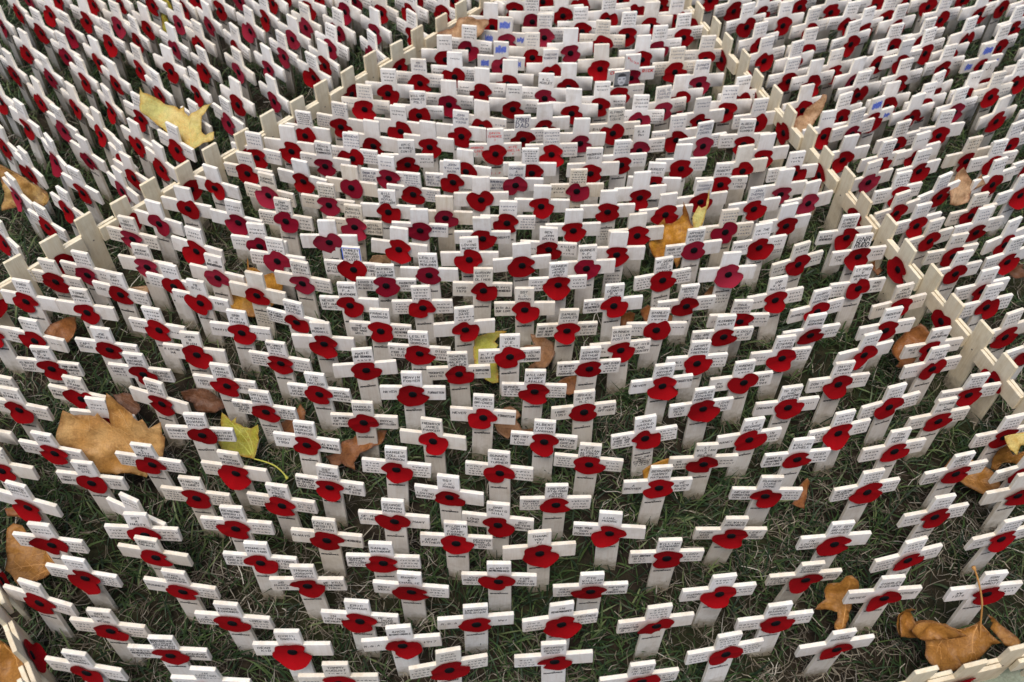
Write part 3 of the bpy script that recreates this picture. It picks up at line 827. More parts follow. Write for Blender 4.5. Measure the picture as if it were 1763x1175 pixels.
0.4731 1.2572 12.3 0.0035 -0.013 1363 304||~2|~3||
-0.6681 1.2574 -45 -0.0019 -0.02 215 283||~2|||
0.1333 1.2574 6.1 -0.0042 -0.02 1021 298||FREDERICK/GUILD|||
-0.3239 1.2627 -11.9 -0.0012 -0.02 562 286|p|DENIS/ENGLISH/PARMENTER|~1||
-0.7869 1.2639 -47.4 0.0031 -0.02 97 277|p|~2|~1||
-0.7301 1.2654 -36.7 0 -0.02 155 277|p||||
0.6893 1.2687 21.5 0.0021 -0.013 1577 300||~2|||
0.3889 1.2699 12.8 0.0017 -0.02 1276 294|||||
-0.1846 1.271 1.6 -0 -0.02 702 283||ERIC/MITCHELL/COWIE||~2|
0.2846 1.273 6.3 0.0013 -0.02 1171 290||||~3|
0.1816 1.28 8.3 0.0016 -0.02 1068 283||~4||~2|
-0.4455 1.2828 -13.9 0.0005 -0.02 443 271||~3|~2|~2|
-0.2808 1.2853 -6.9 0.0004 -0.02 607 272||GRANDAD/~3|~2|~4|
0.892 1.291 24.9 -0.0013 -0.02 1773 289||~2|~2||
0.635 1.292 20.8 -0.0025 -0.02 1517 283||~4||~2|
-0.883 1.2948 -41.4 0.0005 -0.02 11 255|||||
0.827 1.2971 16.4 0.0022 -0.02 1706 283||~4|~2|~2|
-0.5882 1.3008 -35.7 0.0022 -0.02 305 257||~2|~1|~1|
-0.3913 1.3021 -8.5 0.0027 -0.02 500 259|||||
-0.0349 1.3038 3.4 0.0004 -0.02 853 264|r|GAVIN/TERENCE/+|DAUGHTER/EILEEN/+|WIFE/AMELIA/+|R.I.P
0.5732 1.3042 17 -0.0035 -0.02 1453 275|||||
0.4312 1.3043 10.3 -0.001 -0.02 1313 272|||||
0.0623 1.3052 2.6 0.0002 -0.02 949 265||~4|~3|~3|
0.7857 1.3059 18.3 -0.0003 -0.02 1663 277|y|~3|||
-0.6562 1.309 -37.7 0.0004 -0.02 240 250|||||
0.6997 1.3135 21.2 -0.0039 -0.02 1576 271||~1|~1||
-0.1515 1.3194 -8.9 0.0015 -0.02 739 252|||||
0.2177 1.3198 9.9 -0.0009 -0.02 1101 258|p|R.A./PHI||~3|
-0.2493 1.32 -11.7 0.0012 -0.02 642 250|||||
0.3285 1.3337 16.5 0.0017 -0.02 1208 252|p|GEORGE/ALFRED/FOSSEL|~2|~4|
0.1142 1.3368 5.3 0.0003 -0.02 999 246|p||||
-0.7291 1.3375 -43 -0.0018 -0.02 176 231|||||
0.4028 1.3418 3.9 -0.0008 -0.02 1280 248||ALBERT/EDWARD/SUMMER|~3|~2|
-0.369 1.3433 -12.5 -0.0029 -0.02 528 234||~6|||
0.0121 1.3434 4.6 0.0007 -0.02 899 240|k|779161/DAD|~2|~3|
0.6736 1.3451 22.3 0.0003 -0.02 1543 250||~4||~3|
-0.7984 1.3459 -38.5 -0.0008 -0.02 111 225|p|~2|||
0.8741 1.3484 24.6 -0.0024 -0.02 1737 252||~3|~2|~3|
-0.0965 1.3507 -7 0.0011 -0.02 794 234||JOHN/MALCOLM/YOUNG|||
0.2844 1.3508 8.6 -0.0007 -0.02 1164 240||~3|~3||
-0.8689 1.3565 -38.9 0.0066 -0.02 46 217||~2|||
-0.2067 1.3622 -9 0.0024 -0.02 688 225||~2|||
-0.5676 1.3648 -42.1 0.0001 -0.02 340 217||~1|||
0.176 1.3665 7.7 -0.0031 -0.02 1058 229||ALFRED/WILLIAM/LOUIE|BILL|~1|
0.5494 1.3684 17 -0.0009 -0.02 1418 234||~1||~2|
-0.3107 1.3698 -10.8 -0.0006 -0.02 588 218||~5|~4||
-0.5128 1.3747 -42.7 0.0015 -0.02 395 212|p|~3|~1||
0.6014 1.3761 23.9 -0.0005 -0.02 1466 230|p|~4|~2|~3|
0.7581 1.3762 14 -0.0017 -0.02 1617 232||~3|~1||
0.051 1.3777 5.2 0.0002 -0.02 937 220|||||
-0.0606 1.3788 -12.1 -0.0002 -0.02 830 217|||~2|~1|
-0.6702 1.3831 -34.6 -0.0006 -0.02 245 204||~3|~1|~2|
0.4339 1.401 14.1 -0.0003 -0.02 1302 212||~3|~3||
0.3322 1.4025 12.2 -0.0016 -0.02 1205 209||~2|||
0.6452 1.4112 24.8 -0.0021 -0.02 1501 209|B|~3|||
0.1922 1.4753 10 -0.0019 -0.02 1067 165|P|||~1|
0.8785 1.5248 24.5 -0.0001 -0.02 1690 148|k|J.|~1||
0.2165 1.5312 7.7 -0.0006 -0.02 1086 134|pr|WILLIAM|CHA|RICK|
-0.0302 1.562 -4.7 0.003 -0.02 863 114|pB||||
0.8956 1.5869 20.6 -0 -0.02 1689 115|B|~1|~3||
0.7425 1.5945 21.9 0.0003 -0.02 1551 109|k|~1|~1|~1|
-0.0246 1.6437 -4.5 0.0051 -0.02 869 72|pB||||
"""
FAR = """
0.2223 1.4037 3.1 0 -0.02|p|~3|~1|~4|
-0.7309 1.405 -46.4 0.002 -0.02||~2||~1|
-0.1757 1.4063 -3.2 0.0004 -0.02||WILLIAM/CHARLES/POLT|~2|~1|
-0.7954 1.4097 -41.5 -0.0004 -0.02|||||
0.8724 1.4196 28.1 -0.0004 -0.02|||||
0.5892 1.4204 25.5 0.0011 -0.02||~3||~2|
0.1034 1.4206 -3.6 -0.0023 -0.02|||||
-0.2728 1.4222 -7.5 -0.0025 -0.02||~4|~1|~2|
-0.8616 1.4231 -42.2 -0.0021 -0.02|||||
-0.9346 1.4232 -38.1 -0.0017 -0.02|||||
0.7197 1.424 22 -0.0004 -0.02|||||
-0.0047 1.4298 -0.6 -0.0007 -0.02||~2||~2|
-0.5078 1.4309 -38 0.0028 -0.02|||||
0.2665 1.433 12.6 0.001 -0.02|p|LESLIE/CHARLES/POSTON||~2|
0.3849 1.4364 8 -0.001 -0.02||~3|||
0.9538 1.4371 21.4 -0.0023 -0.02||~2|~2||
-0.1225 1.4396 -6.2 -0.0006 -0.02|p||~2|~2|
-0.4436 1.4416 -44.9 0.0014 -0.02|p||||
0.5243 1.4425 21.7 -0.0003 -0.02|||~1|~2|
0.1557 1.4431 3.4 -0.0027 -0.02||~2|~1|~2|
0.8036 1.4438 22.7 -0.0004 -0.02|p|~3||~2|
-0.9752 1.4531 -42.6 0.0014 -0.02||~1|||
-0.6556 1.4533 -44.1 0.0018 -0.02||~2|||
0.7495 1.4554 21.6 -0.0003 -0.02||~2|||
-0.5869 1.4575 -45 0.0006 -0.02||~2|||
0.6831 1.458 17.6 -0.0003 -0.02|||||
0.0538 1.4646 -1.5 -0.0011 -0.02|p|A.C./MOSLEY|~2||
0.4134 1.4659 16.5 -0.0016 -0.02||~2|~1|~1|
0.301 1.4672 9.8 0.0017 -0.02|||||
-0.2341 1.4699 -6.6 -0.0035 -0.02||~3|||
-0.0639 1.477 -3.1 0.0003 -0.02|||~2|~2|
-0.7429 1.4825 -40.3 -0.0005 -0.02|||||
-0.8034 1.489 -41.3 0.0019 -0.02||~2|~1||
0.7764 1.4898 31.1 0.0001 -0.02||~2|||
0.6367 1.4903 17.7 0.0002 -0.02||~3|||
0.842 1.4916 22 -0.0043 -0.02||~1|~1|~2|
0.8853 1.4929 21.6 -0.0011 -0.02||~3|~2|~2|
-0.8705 1.4972 -40.2 -0.0013 -0.02|p|~1|||
0.0964 1.499 1.5 0.001 -0.02|||||
-0.1814 1.5034 -6 0.0006 -0.02||MR/SEAN/~|~3|~3|
-0.0123 1.506 0.7 -0.0041 -0.02|||||
-0.9404 1.5068 -40.9 -0.0005 -0.02|||~2||
-0.3806 1.5138 -37.8 -0.0012 -0.02||~4|||
0.3445 1.5154 6.5 -0.0014 -0.02|p|GUNNER/A COOKE|||
0.5569 1.5224 20.3 -0.0019 -0.02|||~1|~2|
-0.5225 1.5261 -43.3 -0.0022 -0.02|p|~3|~1||
-0.1163 1.5262 -4.3 -0.0005 -0.02||~1|~3|~4|
-0.5873 1.5275 -43 -0.0019 -0.02||~4|~1|~1|
-0.6533 1.5279 -34.5 0.0012 -0.02|||||
0.5147 1.5296 19 -0.0013 -0.02||~3|~2||
0.7252 1.5296 21.8 -0.0024 -0.02||~2|~2|~2|
-0.7108 1.53 -42.9 -0.0005 -0.02||~3|||
0.6373 1.5318 23.6 -0.0014 -0.02|p||||
0.9451 1.536 21.7 0.0007 -0.02||~3||~1|
-0.4688 1.5362 -42.7 -0.0018 -0.02|p||||
0.063 1.5423 3.2 0.0027 -0.02||TREVOR/ROBERTS|||
-0.7961 1.5523 -39.7 0.0011 -0.02||||~1|
0.3021 1.5541 6.5 -0.0009 -0.02|y|~3|~4|~4|
-0.3675 1.5558 -43.2 0.0032 -0.02||||~2|
0.6015 1.5567 20.6 0.0021 -0.02||~2|||
0.1602 1.5594 3.1 -0.0022 -0.02|||||
-0.8617 1.5677 -36.5 -0.0006 -0.02|p|~2|~1||
0.9688 1.5698 19.6 -0.0016 -0.02|||||
-0.935 1.5724 -38.5 -0.004 -0.02||||~1|
0.8197 1.5774 21.4 -0.0035 -0.02||~3|~2|~2|
-0.1386 1.5805 -1 0.0016 -0.02||~2|||
0.532 1.581 25.5 0.0021 -0.02||~5|||
-0.4491 1.582 -44.4 0.0023 -0.02|p|~3|~2|~2|
-0.2782 1.5876 -51.7 -0.0007 -0.02|p|~2|~2|~2|
0.6957 1.5907 24.2 -0.0013 -0.02||~3||~3|
0.2405 1.5918 7.2 0.0013 -0.02|||||
0.0283 1.5928 -2 0.0013 -0.02||~4|||
0.4767 1.594 22.1 0.0003 -0.02||~2|~1|~3|
0.3637 1.5955 8.8 0.001 -0.02||~3|~2|~3|
-0.6629 1.6003 -41.3 0.0002 -0.02|p||~2|~2|
-0.5429 1.6029 -46.9 0.0001 -0.02||~2|~1|~3|
-1.0254 1.6032 -39.1 -0.005 -0.02|||||
-0.3597 1.6084 -38.3 -0.0024 -0.02|p|~3|~1|~3|
0.1024 1.6099 5.8 0.0015 -0.02|p||||
-0.7905 1.6129 -36.8 -0.001 -0.02||~3|~2|~3|
-0.6157 1.6131 -40.3 -0.0033 -0.02||~2|||
-0.0934 1.6154 -6.7 -0.0016 -0.02|p|~4|~3|~3|
0.8409 1.6171 25 0.0013 -0.02|||||
-0.7412 1.6244 -45.6 0.0012 -0.02||~3||~2|
0.276 1.625 8.9 -0.0016 -0.02|p|~3||~2|
0.566 1.6263 18.3 0.0003 -0.02||~3|~2|~3|
0.7973 1.6307 26.5 -0.0006 -0.02||~4||~3|
1.0173 1.6348 21.6 0.0015 -0.02||~2|||
-0.874 1.6356 -38.5 -0.0007 -0.02|p|~2|||
-0.4368 1.6362 -38.7 -0.0043 -0.02|p||||
0.1661 1.6393 -3.2 -0.0004 -0.02|y|~4|~2|~3|
0.4729 1.6435 22.5 0.0032 -0.02||~3|~1|~2|
-0.9354 1.6455 -36.8 -0.0004 -0.02||~2|||
0.7348 1.6464 17.5 0.0032 -0.02||~4||~1|
0.9467 1.6503 24.9 0.0023 -0.02||~3|~1|~2|
0.656 1.6542 24.8 0.0015 -0.02||~3|~3|~1|
-0.2082 1.6585 -43.2 0.0034 -0.02||~4|~3||
0.0532 1.6603 -0.2 0.0001 -0.02|p|~4|~2|~3|
-1.0149 1.6622 -43.6 -0.0051 -0.02|p|~1|||
-0.3529 1.6634 -39.8 0.0007 -0.02|p|~3|||
-0.5273 1.6642 -43.4 -0.0001 -0.02|p|~1|||
-0.2813 1.6666 -43.7 -0 -0.02|p||||
-0.7335 1.6683 -39.1 0.0039 -0.02|||||
0.3262 1.6687 12 0.003 -0.02||~4|~1|~4|
0.8052 1.6689 21.9 -0.0032 -0.02||~4|~3|~1|
0.2183 1.6716 7.9 -0.0004 -0.02||~4|~1||
0.8891 1.674 26.1 0.0005 -0.02||~4|~1||
-0.7914 1.6743 -35.8 0.0011 -0.02|p|~2|||
-0.6691 1.6796 -40.8 -0.0057 -0.02|p|~2||~1|
-0.4202 1.6805 -41.4 -0.001 -0.02|p|~2|||
-0.6133 1.6814 -45.7 0.0014 -0.02|p||||
0.1244 1.6843 0.6 0.0041 -0.02||~3|~2|~1|
-0.8597 1.6906 -34.3 0.001 -0.02|||~2||
-0.0537 1.6945 -6.9 0.003 -0.02|||||
0.5846 1.6958 23.7 -0.0008 -0.02||~4|~1|~2|
0.6944 1.7018 26.6 -0.0001 -0.02||~2|~2|~2|
-0.5061 1.7069 -45.5 0.0015 -0.02||~2|||
0.2663 1.7086 6.7 0.0015 -0.02|||||
0.4577 1.7092 22.2 0.0021 -0.02||~2|~3|~2|
-0.9368 1.7111 -37.5 -0.0011 -0.02|||~1||
0.7614 1.7144 23.9 0.0008 -0.02||~4|||
-1.0055 1.7154 -44.3 0.0041 -0.02||~2|||
0.0276 1.7155 0.2 0.0023 -0.02|p|~4||~2|
0.5346 1.718 18.3 -0.0003 -0.02||~2|||
0.9979 1.719 25.5 0.0004 -0.02||~4|~2|~2|
0.6659 1.722 15.8 -0.0012 -0.02||~3|~2|~2|
-1.0656 1.727 -42.6 -0.0033 -0.02|||||
0.3185 1.7273 11.1 0.0035 -0.02||~2|~2|~1|
0.1828 1.7273 10.4 -0.002 -0.02||~4|||
-0.1512 1.7368 -35.8 0.0015 -0.02||~2|~3|~3|
-0.6021 1.7373 -39.7 -0.0009 -0.02||~1|||
-0.2767 1.7383 -37.1 0.0028 -0.02|||~3|~2|
-0.3475 1.7388 -43.4 -0.0021 -0.02|p|~4|||
0.0885 1.7389 3.5 0.0021 -0.02|||~3||
-0.6755 1.7393 -48.8 0.002 -0.02|||||
-0.2163 1.7402 -38.2 -0.0034 -0.02||~4|~2|~3|
-0.4252 1.7445 -30.8 0.0007 -0.02|||||
0.859 1.7468 20.3 0.0012 -0.02||~3|~3|~2|
-0.8622 1.7482 -41.7 -0.0005 -0.02||~2|||
0.7501 1.7488 16.5 -0 -0.02||~4|~2||
-0.7432 1.7509 -37.5 0.0013 -0.02|||||
-0.8081 1.7515 -43.8 -0.0004 -0.02|||||
-0.0084 1.7549 1.1 0.0011 -0.02|||||
0.4972 1.7571 25.6 -0.0006 -0.02||~2|~2|~3|
0.2413 1.7573 6.7 -0.0016 -0.02||~2|~2||
-0.9382 1.7612 -38.4 -0.0009 -0.02|||||
-1.0007 1.762 -39 0.0008 -0.02|p||||
-0.4963 1.7626 -46.5 -0.0041 -0.02||~2|||
0.4408 1.7663 26.3 0.0022 -0.02||~2|~3|~1|
0.6388 1.7671 18.1 0.002 -0.02|||~1||
0.9441 1.7701 20.2 0.0033 -0.02||~2|||
-0.6567 1.773 -37.9 -0.0004 -0.02|||||
-0.5716 1.774 -41.1 0.0012 -0.02|p||||
-0.0605 1.7753 -45.2 -0.0012 -0.02|||~2||
0.1319 1.7769 -0.7 -0.0026 -0.02|||||
0.2928 1.7782 12.5 0.0003 -0.02|||||
-0.3359 1.7804 -35.6 0.0007 -0.02|p|||~2|
0.5764 1.7844 22.4 0.0043 -0.02||~2|~2|~2|
-0.1328 1.7869 -40.3 -0.0016 -0.02||~3|~2|~2|
-0.2063 1.7874 -44.8 -0.0013 -0.02||~2|~2|~2|
-0.4105 1.7892 -45.1 0.0023 -0.02||~1|||
-0.4795 1.7898 -43.3 0.0015 -0.02|||||
0.0512 1.79 -0.8 0.0003 -0.02|||||
0.9963 1.7921 28.2 0.0035 -0.02||~2|~2||
1.0459 1.7937 26.8 0.0004 -0.02||~2|~2||
0.733 1.7938 19.9 0.0044 -0.02||~2|~2||
0.847 1.7957 19.5 0.0003 -0.02||~4|~2|~2|
0.2111 1.8007 8.3 0.0017 -0.02|||~2|~2|
0.3972 1.8066 17.2 0.0016 -0.02|||||
0.5329 1.8081 23.4 -0.0011 -0.02|||||
0.8156 1.8171 22.3 -0.0001 -0.02|||||
0.9287 1.8236 24.4 -0.002 -0.02||~2|~2|~2|
0.9961 1.8314 25.8 -0.0016 -0.02||~2|~2|~2|
-0.7048 0.7004 -10.4 -0.002 -0.0169||~2|||
-0.9375 1.3421 -39.9 0.001 -0.02|||||
-0.5696 0.0503 -16.7 0 -0.02|p|~2|||
0.5919 0.0521 19.7 0 -0.02||~2|||
-0.6538 0.1276 -20 0 -0.02||~2|||
-0.5343 0.1387 -18.1 0 -0.02||~2|~2||
0.5094 0.1432 8.9 0 -0.02|p|~2|||
0.598 0.1545 23.3 0 -0.02|p|~2|~2||
-0.654 0.2387 -21.6 0 -0.02|p|~2|~2||
-0.5412 0.2382 -8.5 0 -0.02||~2|~2||
0.5113 0.2374 19.7 0 -0.02||~2|||
-0.6162 0.3337 -16.3 0 -0.02||~2|~2||
0.529 0.3267 14.8 0 -0.02|p|~2|||
0.6266 0.3223 15.5 0 -0.02||~2|||
0.7278 0.3361 26.7 0 -0.02|p|~2|~2||
-0.6908 0.4302 -17.2 0 -0.02||~2|||
0.665 0.4304 14.1 0 -0.02|p|~2|~2||
-0.7497 0.5151 -24.9 0 -0.02||~2|||
-0.6621 0.5207 -18 0 -0.02||~2|~2||
0.7084 0.5168 15.7 0 -0.02||~2|||
-0.8142 0.6203 -24.9 0 -0.02||~2|||
-0.8374 0.7111 -26 0 -0.02|p|~2|~2||
0.8442 0.7115 23.7 0 -0.02|p|~2|~2||
0.8004 0.81 23.2 0 -0.02||~2|||
-0.9208 0.9053 -44.9 0 -0.02||~2|||
0.8827 0.9164 27.8 0 -0.02||~2|~2||
-0.9433 1.0043 -32.8 0 -0.02|p|~2|~2||
0.8442 1.0085 23.8 0 -0.02||~2|||
0.9503 0.9975 24.9 0 -0.02||~2|||
-0.9372 1.0962 -38.2 0 -0.02||~2|~2||
0.9507 1.0997 22.7 0 -0.02||~2|||
-1.0184 1.1975 -37.4 0 -0.02||~2|||
-0.925 1.1942 -44.8 0 -0.02||~2|||
0.9623 1.1942 26.2 0 -0.02|p|~2|||
0.9983 1.2783 23.5 0 -0.02|p|~2|||
-1.1087 1.3733 -38.6 0 -0.02||~2|~2||
0.9891 1.3648 15.1 0 -0.02|p|~2|~2||
1.1092 1.3803 17.9 0 -0.02||~2|~2||
-1.1131 1.4764 -37.4 0 -0.02||~2|||
1.0946 1.4678 16.6 0 -0.02|p|~2|||
-1.1172 1.5822 -41.3 0 -0.02|p|~2|~2||
1.0804 1.5716 22.2 0 -0.02||~2|~2||
1.181 1.5623 18.4 0 -0.02|p|~2|||
-1.1584 1.6764 -38.1 0 -0.02||~2|||
1.159 1.6617 22 0 -0.02||~2|~2||
-1.1749 1.7782 -35.4 0 -0.02||~2|~2||
1.122 1.758 27.2 0 -0.02||~2|||
1.2136 1.7642 25 0 -0.02|p|~2|~2||
-1.2465 1.8558 -36.6 0 -0.02||~2|~2||
1.1701 1.8493 21.1 0 -0.02||~2|~2||
-1.2293 1.9552 -36.3 0 -0.02||~2|||
-1.1132 1.9465 -44.1 0 -0.02||~2|~2||
-1.0104 1.9475 -32.6 0 -0.02||~2|||
-0.905 1.9636 -34.6 0 -0.02||~2|~2||
-0.8115 1.9472 -41.7 0 -0.02||~2|~2||
-0.7099 1.9488 -39.4 0 -0.02||~2|||
-0.6011 1.9439 -40.7 0 -0.02||~2|~2||
-0.491 1.9584 -45.3 0 -0.02||~2|||
-0.3661 1.9568 -44.5 0 -0.02||~2|~2||
-0.284 1.9465 -36 0 -0.02|p|~2|||
1.1911 1.9469 26.2 0 -0.02||~2|~2||
1.2979 1.9572 19.2 0 -0.02||~2|~2||
-1.344 2.0515 -47.1 0 -0.02||~2|||
-1.2293 2.0499 -40.4 0 -0.02||~2|~2||
-1.1435 2.0428 -48 0 -0.02|p|~2|||
-1.0219 2.0397 -45.8 0 -0.02||~2|~2||
-0.9281 2.0467 -45.6 0 -0.02||~2|||
-0.8025 2.0512 -41.3 0 -0.02||~2|~2||
-0.6943 2.0529 -40.6 0 -0.02|p|~2|||
-0.6133 2.0489 -44.8 0 -0.02||~2|~2||
-0.39 2.0511 -34.4 0 -0.02||~2|~2||
-0.2537 2.0524 -41.1 0 -0.02||~2|||
-0.1669 2.0462 -46.8 0 -0.02||~2|~2||
-0.083 2.0492 -39.4 0 -0.02|p|~2|||
0.0195 2.0334 -37.4 0 -0.02|p|~2|||
0.1382 2.0418 -41.5 0 -0.02||~2|~2||
0.3452 2.0338 29.8 0 -0.02||~2|||
0.4511 2.0378 22.1 0 -0.02||~2|~2||
0.5557 2.0341 26.2 0 -0.02||~2|||
0.6631 2.0485 29.5 0 -0.02||~2|~2||
0.7645 2.05 21 0 -0.02|p|~2|~2||
0.8608 2.0282 22 0 -0.02||~2|~2||
0.9805 2.0434 26.8 0 -0.02||~2|~2||
1.0871 2.0499 21.7 0 -0.02|p|~2|~2||
1.1805 2.0461 25.4 0 -0.02|p|~2|||
1.3061 2.0625 22.3 0 -0.02||~2|||
-1.3507 2.1502 -39.3 0 -0.02||~2|||
-1.2571 2.1383 -38.6 0 -0.02|p|~2|||
-1.1527 2.1484 -41.1 0 -0.02||~2|~2||
-1.0499 2.1403 -43.5 0 -0.02||~2|~2||
-0.9412 2.1396 -41.3 0 -0.02|p|~2|~2||
-0.8283 2.1381 -43.5 0 -0.02||~2|~2||
-0.7284 2.1504 -51 0 -0.02||~2|~2||
-0.6345 2.1398 -43.5 0 -0.02||~2|~2||
-0.5042 2.1477 -35.8 0 -0.02|p|~2|~2||
-0.4057 2.1356 -45.8 0 -0.02||~2|~2||
-0.3238 2.1418 -43.8 0 -0.02|p|~2|||
-0.2057 2.1405 -49.9 0 -0.02||~2|~2||
-0.1094 2.1472 -41.3 0 -0.02||~2|||
0.0152 2.145 -40.9 0 -0.02|p|~2|~2||
0.1254 2.1436 -36.8 0 -0.02|p|~2|~2||
0.4339 2.1361 25.6 0 -0.02|p|~2|~2||
0.5418 2.1367 21 0 -0.02||~2|~2||
0.6353 2.1546 25 0 -0.02||~2|~2||
0.762 2.1512 24.3 0 -0.02||~2|~2||
0.847 2.1559 23.2 0 -0.02||~2|||
0.9351 2.1461 25.5 0 -0.02||~2|~2||
1.0545 2.1444 26.4 0 -0.02||~2|~2||
1.1722 2.1448 27.8 0 -0.02|p|~2|||
1.2667 2.1377 19.3 0 -0.02||~2|~2||
1.3794 2.1513 26.7 0 -0.02||~2|||
-1.4228 2.228 -44.9 0 -0.02||~2|||
-1.3059 2.2258 -41.3 0 -0.02||~2|~2||
-1.1958 2.2357 -38.6 0 -0.02||~2|~2||
-1.0941 2.2342 -47.9 0 -0.02||~2|~2||
-0.9926 2.2374 -40.3 0 -0.02|p|~2|||
-0.8895 2.238 -43.2 0 -0.02|p|~2|||
-0.7792 2.233 -42.7 0 -0.02||~2|~2||
-0.6811 2.2458 -49 0 -0.02||~2|~2||
-0.5687 2.2388 -36 0 -0.02|p|~2|||
-0.4633 2.2423 -45 0 -0.02||~2|~2||
-0.3696 2.2601 -42.8 0 -0.02||~2|||
-0.2616 2.2297 -42.3 0 -0.02|p|~2|||
-0.147 2.248 -42.8 0 -0.02||~2|~2||
-0.038 2.2322 -41.7 0 -0.02||~2|~2||
0.0568 2.23 -41.2 0 -0.02||~2|||
0.2693 2.2265 -37.1 0 -0.02||~2|||
0.4673 2.2304 17.6 0 -0.02|p|~2|||
0.5836 2.2329 13.9 0 -0.02||~2|~2||
0.6902 2.2296 22 0 -0.02||~2|~2||
0.7982 2.2335 30 0 -0.02||~2|||
0.9033 2.2329 20.2 0 -0.02|p|~2|||
0.9852 2.239 22.7 0 -0.02|p|~2|~2||
1.0998 2.2284 20.7 0 -0.02||~2|||
1.2071 2.2361 17.4 0 -0.02||~2|~2||
1.3147 2.226 26 0 -0.02|p|~2|||
-1.4227 2.3248 -39.6 0 -0.02||~2|~2||
-1.2985 2.3233 -41 0 -0.02|p|~2|||
-1.2057 2.3367 -39.4 0 -0.02|p|~2|~2||
-1.1003 2.3287 -44 0 -0.02|p|~2|||
-1.0007 2.3314 -50.2 0 -0.02||~2|~2||
-0.8976 2.3229 -36.8 0 -0.02|p|~2|~2||
-0.78 2.3243 -39.9 0 -0.02|p|~2|~2||
-0.6726 2.327 -41.3 0 -0.02|p|~2|~2||
-0.5785 2.342 -46.7 0 -0.02||~2|||
-0.2436 2.3339 -42.2 0 -0.02||~2|~2||
-0.158 2.3471 -42.4 0 -0.02||~2|~2||
-0.0614 2.3209 -41.5 0 -0.02||~2|~2||
0.0588 2.3276 -46 0 -0.02|p|~2|||
0.2773 2.3481 -44.7 0 -0.02||~2|||
0.3626 2.3231 -45 0 -0.02||~2|||
0.572 2.3334 23.4 0 -0.02||~2|||
0.6835 2.3362 17.9 0 -0.02|p|~2|||
0.7922 2.3316 16.3 0 -0.02|p|~2|||
0.8885 2.323 31.6 0 -0.02|p|~2|||
0.9948 2.3408 10.6 0 -0.02||~2|~2||
1.1031 2.3334 17.4 0 -0.02|p|~2|~2||
1.2125 2.3302 21.7 0 -0.02||~2|~2||
1.3126 2.3267 20.3 0 -0.02||~2|~2||
1.4114 2.3312 18.8 0 -0.02||~2|||
-1.4197 2.4177 -36.6 0 -0.02||~2|~2||
-1.3315 2.4312 -48.8 0 -0.02||~2|||
-1.1103 2.4275 -41.8 0 -0.02||~2|~2||
-1.0154 2.4315 -39.7 0 -0.02||~2|||
-0.916 2.425 -33 0 -0.02|p|~2|~2||
-0.807 2.4168 -40.7 0 -0.02|p|~2|||
-0.6921 2.4315 -48.1 0 -0.02||~2|~2||
-0.5923 2.4238 -45 0 -0.02|p|~2|||
-0.4976 2.4238 -43.9 0 -0.02|p|~2|~2||
-0.3819 2.4249 -32.5 0 -0.02||~2|~2||
-0.2664 2.436 -32.6 0 -0.02||~2|||
-0.0715 2.4122 -40.2 0 -0.02|p|~2|~2||
0.0454 2.4195 -45.6 0 -0.02|p|~2|||
0.1501 2.4215 -43.1 0 -0.02||~2|||
0.2488 2.4283 -40.8 0 -0.02||~2|||
0.3578 2.4104 -40.4 0 -0.02|p|~2|||
0.4649 2.4245 -39.3 0 -0.02||~2|~2||
0.6756 2.4284 16.5 0 -0.02||~2|||
0.7743 2.4267 25.7 0 -0.02||~2|||
0.8795 2.4355 18.2 0 -0.02||~2|~2||
0.9834 2.4313 25.4 0 -0.02||~2|~2||
1.0767 2.4246 23 0 -0.02||~2|||
1.2101 2.4334 17 0 -0.02||~2|||
1.3137 2.4234 21.1 0 -0.02|p|~2|||
1.4079 2.4208 19.9 0 -0.02||~2|~2||
"""
